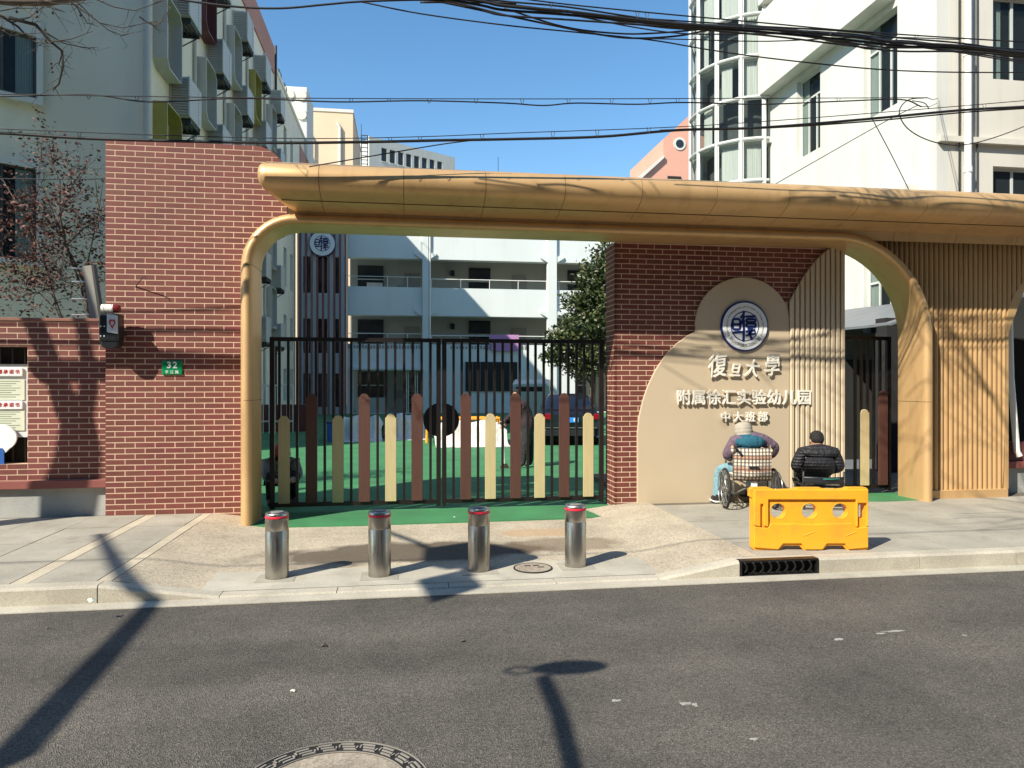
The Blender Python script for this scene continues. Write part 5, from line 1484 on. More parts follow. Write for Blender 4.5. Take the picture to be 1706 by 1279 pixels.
mb = MB(); m_ = len(c4); mb.add(c4 + [p + Vector((0,0,0.10)) for p in c4], [tuple(range(m_))[::-1], tuple(range(m_,2*m_))]+[(i,(i+1)%m_,(i+1)%m_+m_,i+m_) for i in range(m_)]); mb.build('shadow_box', M_BRACKET, hs_)
MB().tube([sh(640,884,6.3,0.06), sh(690,902,6.25,0.05), sh(745,928,6.18,0.04)], 0.035, 6).build('hanger_arm', M_BRACKET, hs_)
MB().tube([sh(770,930,6.18,0.04), sh(780,960,6.04,0.03)], 0.05, 6).build('hanger_link', M_BRACKET, hs_)
a = sh(750,930,6.2,0.04)
MB().tube([(-40,a.y+0.1,6.5),(a.x-4,a.y,6.25),(a.x,a.y,6.21),(a.x+6,a.y,6.27),(40,a.y+0.2,6.8)], 0.012, 5).build('added_cable', M_CABLE, hs_)

# ------------------------------------------------------------------ yard: car, van, tarpaulins, frame
car = thing('parked_car', 'dark navy hatchback parked with its rear towards the gate', 'car', (0,0,0))
W2 = 0.86
def slab_loft(mb, secs):
    """secs: list of (y, half width bottom, half width top, z bottom, z top) skinned front to back"""
    rings = []
    for (y, wb, wt, zb, zt) in secs:
        e = 0.06
        rings.append([(-wb,y,zb+0.05),(-wb+0.04,y,zb),(wb-0.04,y,zb),(wb,y,zb+0.05),(wb*0.5+wt*0.5+0.015,y,zb+(zt-zb)*0.6),(wt,y,zt-e),(wt-e*1.4,y,zt),(-wt+e*1.4,y,zt),(-wt,y,zt-e),(-wb*0.5-wt*0.5-0.015,y,zb+(zt-zb)*0.6)])
    m = 10; pts = [p for r_ in rings for p in r_]
    fs = [(i*m+k, i*m+(k+1)%m, (i+1)*m+(k+1)%m, (i+1)*m+k) for i in range(len(rings)-1) for k in range(m)]
    fs += [tuple(range(m))[::-1], tuple((len(rings)-1)*m+k for k in range(m))]
    return mb.add(pts, fs)
b_ = slab_loft(MB(), [(0.06,0.74,0.70,0.30,0.60),(0.0,0.84,0.80,0.24,0.88),(0.06,0.87,0.82,0.22,0.97),(0.35,0.88,0.80,0.20,0.99),(1.6,0.89,0.80,0.18,0.98),(3.0,0.88,0.80,0.18,0.94),(3.9,0.86,0.76,0.20,0.82),(4.25,0.76,0.66,0.26,0.70)]).build('body', M_CARPAINT, car, smooth='auto')
slab_loft(MB(), [(0.16,0.76,0.70,0.95,1.02),(0.62,0.76,0.62,0.95,1.40),(1.1,0.77,0.61,0.95,1.45),(2.1,0.77,0.60,0.95,1.43),(3.0,0.76,0.62,0.92,0.99)]).build('cabin', M_CARPAINT, car, smooth='auto')
MB().add([(-0.60,0.185,1.03),(0.60,0.185,1.03),(0.53,0.60,1.37),(-0.53,0.60,1.37)],[(0,1,2,3)]).build('rear_window', M_GLASS, car, fix=False)
for s_ in (-1, 1):
    MB().add([(s_*0.765,0.7,1.0),(s_*0.765,2.7,0.99),(s_*0.655,2.2,1.36),(s_*0.66,0.9,1.37)],[(0,1,2,3)]).build('side_window', M_GLASS, car, fix=False)
    MB().box(min(s_*0.52,s_*0.84), max(s_*0.52,s_*0.84), -0.035, 0.10, 0.74, 0.90).build('tail_lamp', M_TAIL, car, bevel=0.02)
    for y in (0.72, 3.3):
        w_ = MB().lathe([(0.0,-0.09),(0.22,-0.09),(0.31,-0.08),(0.32,0.0),(0.31,0.08),(0.0,0.09)], (s_*0.80, y, 0.32), 24, 'X').build('wheel', M_RUBBER, car, smooth='auto')
        MB().lathe([(0.0,-0.101),(0.20,-0.101),(0.20,-0.09)] if s_ < 0 else [(0.20,0.09),(0.20,0.101),(0.0,0.101)], (s_*0.80, y, 0.32), 18, 'X').build('rim', M_CHROME, w_)
MB().box(-0.70,0.70,-0.055,0.05,0.28,0.46).build('bumper', M_BLACKBOX, car, bevel=0.02)
MB().box(-0.75,0.75,-0.03,0.04,0.50,0.525).build('chrome_strip', M_CHROME, car)
pl_ = MB().box(-0.24,0.24,-0.045,-0.02,0.66,0.80).build('number_plate', M_PLATE, car, bevel=0.006)
letter('character', '沪', 0.12, (-0.185,-0.048,0.73), M_WHITE, pl_, 0.001, 0.002)
for k, ch in enumerate('85'): letter('character', ch, 0.13, (0.13+0.07*k,-0.048,0.73), M_WHITE, pl_, 0.001, 0.003)
car.location = (4.52, 19.6, 0.07); car.rotation_euler = (0,0,R(-9))
van = thing('parked_van', 'pale van parked behind the dark car in the yard', 'van', (0,0,0))
slab_loft(MB(), [(0.0,0.82,0.76,0.35,1.1),(0.05,0.85,0.74,0.30,1.72),(0.5,0.86,0.72,0.28,1.92),(3.4,0.86,0.72,0.28,1.92),(4.1,0.85,0.70,0.3,1.3),(4.5,0.8,0.6,0.35,1.0)]).build('body', M_VAN, van, smooth='auto')
MB().add([(-0.62,0.02,1.10),(0.62,0.02,1.10),(0.58,0.03,1.62),(-0.58,0.03,1.62)],[(0,1,2,3)]).build('rear_window', M_GLASS, van, fix=False)
for s_ in (-1, 1):
    MB().add([(s_*0.83,0.5,1.15),(s_*0.83,3.0,1.15),(s_*0.77,2.9,1.65),(s_*0.77,0.6,1.65)],[(0,1,2,3)]).build('side_window', M_GLASS, van, fix=False)
    MB().box(min(s_*0.70,s_*0.83),max(s_*0.70,s_*0.83),-0.02,0.05,0.85,1.1).build('tail_lamp', M_TAIL, van)
    for y in (0.8, 3.5): MB().lathe([(0.0,-0.09),(0.30,-0.09),(0.31,0.0),(0.30,0.09),(0,0.09)], (s_*0.78,y,0.31), 20, 'X').build('wheel', M_RUBBER, van, smooth='auto')
van.location = (4.95, 28.5, 0.07); van.rotation_euler = (0,0,R(-14))

def tarp(name, label, x0, x1, y, h, dep, seed):
    rnd = random.Random(seed); nx_, ny_ = 28, 10
    pts = []
    prof_ = [(-0.55,0.0),(-0.32,0.012),(-0.12,0.05),(-0.03,0.30),(0.0,0.70),(0.05,0.95),(0.20,1.0),(0.6,0.98),(0.9,0.9),(1.0,0.0)]
    for i in range(nx_+1):
        fx = i/nx_; x = x0+(x1-x0)*fx
        k = 1-0.35*max(0, abs(fx-0.5)*2-0.8)/0.2
        for j, (py, pz) in enumerate(prof_):
            wv = 0.035*math.sin(i*0.9+seed+j*0.35)+0.015*math.sin(i*2.3+seed*2)
            pts.append((x+0.02*math.sin(j+i*0.7), y+py*dep+wv*(1 if j > 1 else 2.2), max(0.082, 0.078+pz*h*k*(1+0.06*math.sin(i*0.55+seed))+rnd.gauss(0,0.004)*(j > 1))))
    m = len(prof_)
    o = MB().add(pts, [(i*m+j, (i+1)*m+j, (i+1)*m+j+1, i*m+j+1) for i in range(nx_) for j in range(m-1)]).build(name, M_TARP, None, smooth=True)
    return tag(o, label, 'tarpaulin', 'covered heaps in the yard')
tarp('tarpaulin', 'leftmost white tarpaulin covered heap seen between the left gate pickets', -2.15, -0.72, 22.6, 0.70, 1.6, 1)
tarp('tarpaulin', 'second white tarpaulin covered heap, just left of the round lock plate', -0.62, 0.62, 23.2, 0.74, 1.6, 2)
tarp('tarpaulin', 'sunlit white tarpaulin covered heap with the yellow tube frame behind it', 0.80, 2.85, 20.2, 0.66, 1.2, 3)
yf = thing('tube_frame', 'bright yellow tube frame standing behind the sunlit tarpaulin', 'frame', (1.8, 21.2, 0.07))
for pp in ([(0.62,21.2,0.07),(0.62,21.2,0.78),(2.75,21.2,0.78),(2.75,21.2,0.07)], [(0.62,21.7,0.07),(0.62,21.7,0.78),(2.75,21.7,0.78),(2.75,21.7,0.07)], [(0.62,21.2,0.5),(0.62,21.7,0.5)], [(2.75,21.2,0.5),(2.75,21.7,0.5)]):
    MB().tube(pp, 0.045, 8).build('tube', M_ORANGE, yf)
rl = thing('white_railing', 'white railing beside the left block inside the yard', 'railing', (-5.4, 26, 0.07))
mb = MB()
for z in (0.5, 1.75): MB().tube([(-5.9,26,z),(-3.9,26,z)], 0.03, 6).build('rail', M_PIPE, rl)
for k in range(11): MB().tube([(-5.9+0.2*k,26,0.07),(-5.9+0.2*k,26,1.75)], 0.016, 5).build('baluster', M_PIPE, rl)
rx = thing('maroon_cabinet', 'low maroon cabinet against the left block inside the yard', 'cabinet', (-4.6, 27, 0.07))
MB().box(-5.2,-3.4,27.0,27.6,0.07,1.05).build('carcass', M_FRAME_R, rx, bevel=0.02)
for k in range(3): MB().box(-5.15+0.6*k,-4.6+0.6*k,26.98,26.999,0.15,0.98).build('door', M_FRAME_R, rx)
bs = thing('blue_bin', 'small dark blue bin left of the first tarpaulin in the yard', 'bin', (-2.2, 22.2, 0.07))
MB().prism([[(-2.3,0.07),(-1.95,0.07),(-1.92,0.62),(-2.33,0.62)]], 22, 22.4).build('tub', M_BLUE, bs)
MB().box(-2.36,-1.89,21.97,22.43,0.62,0.68).build('lid', M_NAVY, bs, bevel=0.01)

# ------------------------------------------------------------------ people
def folds(m, scale=9.0, strength=0.8, dist=0.02, sc=(1.0,1.0,0.6)):
    nt = m.node_tree; b = nt.nodes['Principled BSDF']
    n_ = N(nt, 'ShaderNodeTexNoise', Scale=scale, Detail=3.0, Distortion=1.2); nt.links.new(coord(nt, sc), n_.inputs['Vector'])
    bn = N(nt, 'ShaderNodeBump', Strength=strength, Distance=dist); nt.links.new(n_.outputs[0], bn.inputs['Height'])
    if b.inputs['Normal'].links: nt.links.new(b.inputs['Normal'].links[0].from_socket, bn.inputs['Normal'])
    nt.links.new(bn.outputs[0], b.inputs['Normal'])
for m_ in (M_PURPLE, M_TEAL, M_JEANS, M_TROUSER, M_GREYJ, M_MAROON_J): folds(m_, 10.0, 1.0, 0.035)
folds(M_TARP, 3.0, 0.8, 0.08); folds(M_PLAID, 9.0, 0.5, 0.02)
def figure(name, label, J, B, mats, loc, rot, head=None, face=True, sub=2):
    names = list(J); idx = {n_: i for i, n_ in enumerate(names)}
    me = bpy.data.meshes.new('skeleton')
    me.from_pydata([J[n_][:3] for n_ in names], [(idx[a], idx[b]) for a, b, _ in B], [])
    o = bpy.data.objects.new('skeleton', me); COL.objects.link(o)
    me.skin_vertices or o.modifiers.new('s', 'SKIN')
    if not o.modifiers: o.modifiers.new('s', 'SKIN')
    o.modifiers[0].use_smooth_shade = True
    if not me.skin_vertices:
        bm = bmesh.new(); bm.from_mesh(me); bm.verts.layers.skin.verify(); bm.to_mesh(me); bm.free()
    for i, n_ in enumerate(names):
        r = J[n_][3]; r = r if isinstance(r, tuple) else (r, r)
        me.skin_vertices[0].data[i].radius = r
        me.skin_vertices[0].data[i].use_root = (i == 0)
    sm = o.modifiers.new('d', 'SUBSURF'); sm.levels = sub; sm.render_levels = sub
    bpy.context.view_layer.update()
    dg = bpy.context.evaluated_depsgraph_get()
    out_ = bpy.data.meshes.new_from_object(o.evaluated_get(dg))
    bpy.data.objects.remove(o)
    out_.materials.clear()
    keys = list(dict.fromkeys(mats.values()))
    segs = [(Vector(J[a][:3]), Vector(J[b][:3]), k, (J[a][3] if not isinstance(J[a][3], tuple) else max(J[a][3])), (J[b][3] if not isinstance(J[b][3], tuple) else max(J[b][3]))) for a, b, k in B]
    kk = list(dict.fromkeys(k for _, _, k in B))
    for k in kk: out_.materials.append(mats[k])
    for p in out_.polygons:
        best = None
        for a, b, k, ra, rb_ in segs:
            ab = b-a; t = max(0, min(1, (p.center-a).dot(ab)/max(1e-9, ab.length_squared)))
            d = (p.center-(a+ab*t)).length / (ra+(rb_-ra)*t)
            if best is None or d < best[0]: best = (d, k)
        p.material_index = kk.index(best[1]); p.use_smooth = True
    if head:
        # skull with nose, ears and eyes joined to the same mesh
        hx, hy, hz, hr, tilt = head
        bm = bmesh.new(); bm.from_mesh(out_)
        mb = MB(Matrix.Translation((hx,hy,hz)) @ Matrix.Rotation(tilt, 4, 'X'))
        mb.ball((0,0,0), hr*0.80, hr*0.97, hr*1.18, 20, 14)
        mb.ball((0,hr*0.96,-hr*0.15), hr*0.13, hr*0.2, hr*0.2, 8, 6)
        for s_ in (-1,1): mb.ball((s_*hr*0.80,-hr*0.05,-hr*0.1), hr*0.10, hr*0.2, hr*0.3, 8, 6)
        mb.ball((0,hr*0.86,-hr*0.55), hr*0.26, hr*0.08, hr*0.06, 8, 6)
        nv = len(bm.verts); vs = [bm.verts.new(p) for p in mb.v]
        if M_SKIN not in list(out_.materials): out_.materials.append(M_SKIN)
        mi = list(out_.materials).index(M_SKIN)
        for f in mb.f:
            if len(set(f)) > 2:
                try:
                    q = bm.faces.new([vs[i] for i in f]); q.material_index = mi; q.smooth = True
                except ValueError: pass
        bm.to_mesh(out_); bm.free()
    ob = place(name, out_, None, None)
    ob.location = loc; ob.rotation_euler = (0,0,rot)
    return tag(ob, label, 'person')
def hand(J, B, nm, wrist, d, side, key='skin', curl=0.35):
    """palm with five short bent fingers hung on the wrist joint"""
    w = Vector(J[wrist][:3]); d = Vector(d).normalized(); up = Vector((0,0,1)); s_ = d.cross(up).normalized()*side
    J[nm+'p'] = (*(w+d*0.055), (0.038,0.022)); B.append((wrist, nm+'p', key))
    for i in range(4):
        o_ = s_*(i-1.5)*0.021; ln = (0.072,0.082,0.076,0.058)[i]
        J[f'{nm}a{i}'] = (*(w+d*0.10+o_), 0.0105); J[f'{nm}b{i}'] = (*(w+d*(0.10+ln*0.55)+o_-up*ln*curl*0.4), 0.0095); J[f'{nm}c{i}'] = (*(w+d*(0.10+ln*0.85)+o_-up*ln*curl*1.2), 0.008)
        B += [(nm+'p', f'{nm}a{i}', key), (f'{nm}a{i}', f'{nm}b{i}', key), (f'{nm}b{i}', f'{nm}c{i}', key)]
    J[nm+'t1'] = (*(w+d*0.05+s_*0.045), 0.012); J[nm+'t2'] = (*(w+d*0.085+s_*0.058-up*0.015), 0.010)
    B += [(nm+'p', nm+'t1', key), (nm+'t1', nm+'t2', key)]

# person in the wheelchair, seen from behind
J = {'pelvis':(0,0.02,0.56,(0.17,0.13)),'waist':(0.0,-0.02,0.70,(0.175,0.13)),'chest':(-0.01,-0.01,0.84,(0.185,0.135)),'upper':(-0.03,0.02,0.925,(0.15,0.115)),'neck':(-0.05,0.06,0.985,0.075),
     'shl':(-0.19,0.02,0.885,0.088),'ell':(-0.285,0.06,0.69,0.080),'wrl':(-0.16,0.27,0.66,0.05),'shr':(0.19,0.02,0.905,0.092),'elr':(0.345,0.04,0.80,0.088),'elr2':(0.325,0.12,0.70,0.075),'wrr':(0.12,0.28,0.70,0.05),
     'thl':(-0.13,0.12,0.52,0.10),'knl':(-0.285,0.43,0.47,0.085),'shinl':(-0.31,0.44,0.28,0.072),'anl':(-0.33,0.44,0.12,0.062),'toel':(-0.36,0.58,0.055,0.046),'heell':(-0.33,0.42,0.055,0.048),
     'thr':(0.11,0.14,0.54,0.10),'knr':(0.14,0.47,0.55,0.08),'anr':(0.14,0.52,0.17,0.055),'toer':(0.15,0.66,0.09,0.042)}
B = [('pelvis','waist','teal'),('waist','chest','teal'),('chest','upper','teal'),('upper','neck','teal'),('upper','shl','purple'),('shl','ell','purple'),('ell','wrl','purple'),('upper','shr','purple'),('shr','elr','purple'),('elr','elr2','purple'),('elr2','wrr','purple'),
     ('pelvis','thl','jeans'),('thl','knl','jeans'),('knl','shinl','jeans'),('shinl','anl','jeans'),('anl','heell','shoe'),('heell','toel','shoe'),('pelvis','thr','jeans'),('thr','knr','jeans'),('knr','anr','jeans'),('anr','toer','shoe')]
hand(J, B, 'hl', 'wrl', (0.8,0.5,0), 1); hand(J, B, 'hr', 'wrr', (-0.8,0.5,0), -1)
PM = {'teal':M_TEAL,'purple':M_PURPLE,'jeans':M_JEANS,'shoe':M_SHOE,'skin':M_SKIN}
p1 = figure('person', 'person in knitted hat and teal vest sitting in the wheelchair, seen from behind', J, B, PM, (4.50, 8.97, 0.15), R(-12), head=(-0.06,0.075,1.018,0.098,R(-14)))
ORG[p1] = Vector()
ht = MB(Matrix.Translation((-0.065,0.055,1.023)) @ Matrix.Rotation(R(-8),4,'X') @ Matrix.Rotation(R(-5),4,'Y'))
ht.lathe([(0.104,-0.075),(0.117,-0.07),(0.120,-0.045),(0.113,-0.030),(0.120,-0.018),(0.121,0.005),(0.113,0.016),(0.118,0.030),(0.116,0.052),(0.107,0.064),(0.108,0.078),(0.092,0.098),(0.055,0.118),(0,0.125)], (0,0,0), 28).build('knitted_hat', M_HAT, p1, smooth=True)
vs_ = MB()
vs_.lathe([(0.115,0.0),(0.125,0.03),(0.118,0.065),(0.095,0.085),(0.085,0.08)], (-0.055,0.04,0.915), 24).build('raised_collar', M_TEAL, p1, smooth=True)
MB().ball((0.01,-0.085,0.885), 0.17, 0.065, 0.09, 18, 10).build('vest_hood', M_TEAL, p1, smooth=True)

MB(Matrix.Translation((-0.345,0.50,0.012)) @ Matrix.Rotation(R(12),4,'Z')).box(-0.048,0.048,-0.13,0.15,0.0,0.022).build('shoe_sole', M_SOLE, p1, bevel=0.01)
wc = thing('wheelchair', 'wheelchair with plaid fabric back in front of the beige sign panel', 'wheelchair', (0,0,0))
def torus(mb, c, R0, r, n=40, m=8):
    pts = []; 
    for i in range(n):
        a = 2*math.pi*i/n
        for j in range(m):
            b = 2*math.pi*j/m; rr = R0+r*math.cos(b)
            pts.append((c[0]+r*math.sin(b), c[1]+rr*math.cos(a), c[2]+rr*math.sin(a)))
    return mb.add(pts, [(i*m+j, ((i+1)%n)*m+j, ((i+1)%n)*m+(j+1)%m, i*m+(j+1)%m) for i in range(n) for j in range(m)])
for s_ in (-1, 1):
    x = 0.315*s_
    wh = torus(MB(), (x,0,0.27), 0.253, 0.017).build('wheel', M_RUBBER, wc, smooth=True)
    torus(MB(), (x,0,0.27), 0.235, 0.010).build('rim', M_CHROME, wh, smooth=True)
    torus(MB(), (x+0.045*s_,0,0.27), 0.222, 0.008, 36, 6).build('hand_rim', M_CHROME, wh, smooth=True)
    mb = MB()
    for k in range(14):
        a = 2*math.pi*k/14; mb.tube([(x+0.02*(-1)**k,0.03*math.cos(a+0.8),0.27+0.03*math.sin(a+0.8)),(x,0.235*math.cos(a),0.27+0.235*math.sin(a))], 0.004, 4)
    mb.lathe([(0.0,-0.035),(0.03,-0.035),(0.03,0.035),(0,0.035)], (x,0,0.27), 14, 'X').build('spokes', M_CHROME, wh, fix=False)
    torus(MB(), (0.24*s_,0.50,0.09), 0.07, 0.018, 20, 6).build('castor', M_RUBBER, wc, smooth=True)
    fx = 0.235*s_
    for pp in ([(fx,-0.20,0.84),(fx,-0.13,0.82),(fx,-0.12,0.45),(fx,-0.10,0.20)], [(fx,-0.12,0.42),(fx,0.42,0.42),(fx,0.50,0.18),(fx,0.66,0.10)], [(fx,-0.10,0.22),(fx,0.45,0.22)], [(fx,-0.12,0.62),(fx,0.32,0.62),(fx,0.34,0.42)]):
        MB().tube(pp, 0.013, 8).build('frame_tube', M_CHROME, wc, smooth=True)
    MB().tube([(fx,-0.29,0.845),(fx,-0.20,0.84)], 0.019, 8).build('push_grip', M_RUBBER, wc, smooth=True)
    MB().box(min(fx,fx+0.03*s_)-0.012, max(fx,fx+0.03*s_)+0.012, 0.0, 0.28, 0.632, 0.665).build('arm_pad', M_RUBBER, wc, bevel=0.01)
    MB().box(min(0.03*s_,0.22*s_), max(0.03*s_,0.22*s_), 0.58, 0.72, 0.07, 0.085).build('footrest', M_RUBBER, wc)
for s_ in (-1,1): MB().tube([(-0.235*s_,-0.06,0.20),(0.235*s_,-0.04,0.42)], 0.012, 8).build('cross_brace', M_CHROME, wc)
def panel(x0, x1, z0, z1, y, bow, n=12, th=0.015):
    pts = []
    for i in range(n+1):
        t = i/n; x = x0+(x1-x0)*t; yy = y - bow*math.sin(math.pi*t)
        for z in (z0, (z0*2+z1)/3, (z0+2*z1)/3, z1): pts.append((x, yy - 0.010*math.sin(z*30), z))
    m = 4; k = len(pts)
    pts += [(p[0], p[1]+th, p[2]) for p in pts]
    fs = [(i*m+j,(i+1)*m+j,(i+1)*m+j+1,i*m+j+1) for i in range(n) for j in range(m-1)]
    fs += [tuple(q+k for q in reversed(f)) for f in fs]
    fs += [(i*m,(i*m)+k,(i+1)*m+k,(i+1)*m) for i in range(n)] + [(i*m+3,(i+1)*m+3,(i+1)*m+3+k,i*m+3+k) for i in range(n)]
    return MB().add(pts, fs)
bkp = panel(-0.245,0.245,0.39,0.815,-0.135,0.055).build('back_rest', M_PLAID, wc, smooth=True)
panel(-0.17,0.17,0.44,0.61,-0.150,0.065).build('back_pocket', M_PLAID, bkp, smooth=True)
for s_ in (-1,1): MB().ball((0.245*s_,-0.14,0.80), 0.035, 0.04, 0.06, 10, 8).build('fabric_loop', M_PLAID, bkp, smooth=True)
MB().box(-0.06,0.06,-0.222,-0.214,0.555,0.585).build('maker_tag', M_BLACKBOX, bkp)
MB().box(-0.23,0.23,-0.10,0.42,0.425,0.47).build('seat_cushion', M_PLAID, wc, bevel=0.02)
MB().box(-0.02,0.06,-0.15,-0.142,0.29,0.375).build('white_tag', M_WHITE, wc)
wc.location = (4.50, 8.97, 0.15); wc.rotation_euler = (0,0,R(-12))

# person in black padded jacket
J = {'pelvis':(0,0.0,0.45,(0.27,0.18)),'waist':(0,-0.03,0.60,(0.245,0.17)),'chest':(0,-0.02,0.76,(0.225,0.15)),'upper':(0,0.02,0.875,(0.17,0.115)),'neck':(0,0.05,0.945,0.068),
     'shl':(-0.20,0.01,0.825,0.092),'ell':(-0.285,0.03,0.60,0.09),'wrl':(-0.12,0.30,0.52,0.052),'shr':(0.20,0.01,0.825,0.092),'elr':(0.29,0.03,0.59,0.09),'wrr':(0.12,0.30,0.52,0.052),
     'thl':(-0.12,0.14,0.45,0.11),'knl':(-0.14,0.40,0.43,0.085),'anl':(-0.13,0.38,0.10,0.058),'toel':(-0.14,0.52,0.045,0.042),'thr':(0.12,0.14,0.45,0.11),'knr':(0.14,0.40,0.43,0.085),'anr':(0.13,0.38,0.10,0.058),'toer':(0.14,0.52,0.045,0.042)}
B = [('pelvis','waist','blk'),('waist','chest','blk'),('chest','upper','blk'),('upper','neck','skin'),('upper','shl','blk'),('shl','ell','blk'),('ell','wrl','blk'),('upper','shr','blk'),('shr','elr','blk'),('elr','wrr','blk'),
     ('pelvis','thl','tr'),('thl','knl','tr'),('knl','anl','tr'),('anl','toel','shoe'),('pelvis','thr','tr'),('thr','knr','tr'),('knr','anr','tr'),('anr','toer','shoe')]
for k_ in ('pelvis','waist','chest','upper','neck','shl','ell','wrl','shr','elr','wrr'): J[k_] = (J[k_][0], J[k_][1], J[k_][2]*0.885, J[k_][3])
hand(J, B, 'hl', 'wrl', (0.7,0.6,0), 1); hand(J, B, 'hr', 'wrr', (-0.7,0.6,0), -1)
def padded():
    m, nt, b = nodes_of('quilted_black_nylon', 0.62)
    b.inputs['Base Color'].default_value = (0.013,0.013,0.017,1)
    w_ = N(nt, 'ShaderNodeTexWave', Scale=7.5, Distortion=1.2, Detail=1.0); w_.bands_direction = 'Z'; w_.wave_profile = 'SIN'
    tc = nt.nodes.new('ShaderNodeTexCoord'); nt.links.new(tc.outputs['Object'], w_.inputs['Vector'])
    bump(nt, b, w_.outputs['Color'], 0.45, 0.02)
    folds(m, 14.0, 0.8, 0.03)
    return m
PM2 = {'blk':padded(),'tr':M_TROUSER,'shoe':M_SHOE,'skin':M_SKIN}
p2 = figure('person', 'person in black padded jacket sitting on a folding seat, seen from behind', J, B, PM2, (5.47, 8.95, 0.15), R(-14), head=(0,0.075,0.893,0.100,R(-14)))
ORG[p2] = Vector()
hm = MB(Matrix.Translation((0,0.07,0.893)) @ Matrix.Rotation(R(-14),4,'X'))
hm.ball((0,-0.006,0.038), 0.092, 0.104, 0.092, 20, 12)
hm.ball((0,-0.038,0.006), 0.086, 0.074, 0.074, 16, 10)
hm.build('hair', M_HAIR, p2, smooth=True)
MB(Matrix.Translation((0,0.042,0.808)) @ Matrix.Rotation(R(-15),4,'X')).lathe([(0.088,-0.035),(0.083,-0.01),(0.079,0.018),(0.074,0.02),(0.072,0.0)], (0,0,0), 22).build('collar', PM2['blk'], p2, smooth=True)
fs_ = thing('folding_seat', 'dark folding seat with green trim under the person in the black jacket', 'chair', (0,0,0))
MB().box(-0.24,0.24,-0.20,0.28,0.285,0.315).build('seat', M_BLACKBOX, fs_, bevel=0.012)
panel(-0.25,0.25,0.345,0.435,-0.22,0.06).build('backrest', M_BLACKBOX, fs_, smooth=True)
panel(-0.10,0.20,0.405,0.42,-0.237,0.06,th=0.008).build('green_trim', paint('green_webbing', (0.03,0.22,0.18), 0.8), fs_, smooth=True)
for s_ in (-1,1):
    for pp in ([(0.255*s_,-0.21,0.50),(0.255*s_,-0.20,0.34),(0.255*s_,0.26,0.0)], [(0.255*s_,0.28,0.35),(0.255*s_,-0.24,0.0)]):
        MB().tube(pp, 0.012, 8).build('leg', M_BRACKET, fs_, smooth=True)
for yy in (-0.235, 0.255): MB().tube([(-0.255,yy,0.02),(0.255,yy,0.02)], 0.010, 6).build('foot_bar', M_BRACKET, fs_)
fs_.location = (5.47, 8.95, 0.15); fs_.rotation_euler = (0,0,R(-14))

# sweeper in the yard
J = {'pelvis':(0,0,0.90,(0.19,0.17)),'waist':(-0.05,0,1.05,(0.19,0.16)),'chest':(-0.12,0,1.22,(0.19,0.16)),'upper':(-0.19,0,1.35,(0.13,0.10)),'neck':(-0.235,0,1.42,0.06),
     'shl':(-0.20,0.16,1.30,0.075),'ell':(-0.36,0.12,1.08,0.062),'wrl':(-0.46,0.02,0.90,0.042),'shr':(-0.20,-0.16,1.30,0.075),'elr':(-0.38,-0.14,1.10,0.062),'wrr':(-0.50,-0.04,0.98,0.042),
     'thl':(0.0,0.09,0.80,0.13),'knl':(0.03,0.10,0.46,0.10),'anl':(0.06,0.10,0.09,0.06),'toel':(-0.08,0.10,0.04,0.04),'thr':(-0.04,-0.09,0.80,0.13),'knr':(-0.10,-0.10,0.46,0.10),'anr':(-0.14,-0.10,0.09,0.06),'toer':(-0.28,-0.10,0.04,0.04)}
B = [('pelvis','waist','coat'),('waist','chest','coat'),('chest','upper','coat'),('upper','neck','skin'),('upper','shl','coat'),('shl','ell','coat'),('ell','wrl','coat'),('upper','shr','coat'),('shr','elr','coat'),('elr','wrr','coat'),
     ('pelvis','thl','tr'),('thl','knl','tr'),('knl','anl','tr'),('anl','toel','shoe'),('pelvis','thr','tr'),('thr','knr','tr'),('knr','anr','tr'),('anr','toer','shoe')]
hand(J, B, 'hr', 'wrr', (-0.6,0.3,-0.2), 1); hand(J, B, 'hl', 'wrl', (-0.6,-0.3,-0.2), -1)
p3 = figure('person', 'person in dark coat sweeping the green yard behind the right gate leaf', J, B, {'coat':M_MAROON_J,'tr':M_TROUSER,'shoe':M_SHOE,'skin':M_SKIN}, (2.52, 14.7, 0.07), 0, head=(-0.265,0,1.51,0.096,0))
ORG[p3] = Vector()
MB().ball((-0.25,0,1.535), 0.09, 0.092, 0.10, 16, 10).build('hair', M_HAIR, p3, smooth=True)
br = thing('broom', 'long handled broom held by the sweeper in the yard', 'broom', (2.0, 14.65, 0.07))
MB().tube([(1.97,14.62,1.06),(2.0,14.62,0.13)], 0.013, 8).build('handle', M_PIPE, br)
mb = MB()
for k in range(60):
    a, b = random.uniform(-0.10,0.10), random.uniform(-0.03,0.03); mb.tube([(2.0+a*0.5,14.62+b*0.5,0.17),(2.0+a,14.62+b,0.072)], 0.004, 4)
mb.build('bristles', M_TWIG, br, fix=False)

# crouched person with red helmet behind the left gate leaf
J = {'pelvis':(0,0.05,0.34,(0.20,0.16)),'waist':(0,0.0,0.45,(0.21,0.16)),'chest':(0,-0.06,0.56,(0.20,0.15)),'upper':(0,-0.10,0.64,(0.14,0.11)),'neck':(0,-0.12,0.70,0.06),
     'shl':(-0.19,-0.10,0.60,0.085),'ell':(-0.22,-0.26,0.44,0.075),'wrl':(-0.10,-0.40,0.38,0.045),'shr':(0.19,-0.10,0.60,0.085),'elr':(0.23,-0.26,0.44,0.075),'wrr':(0.12,-0.40,0.38,0.045),
     'thl':(-0.13,-0.10,0.36,0.10),'knl':(-0.16,-0.32,0.44,0.08),'anl':(-0.15,-0.18,0.09,0.06),'toel':(-0.16,-0.32,0.04,0.042),'thr':(0.13,-0.10,0.36,0.10),'knr':(0.17,-0.32,0.44,0.08),'anr':(0.15,-0.18,0.09,0.06),'toer':(0.17,-0.32,0.04,0.042)}
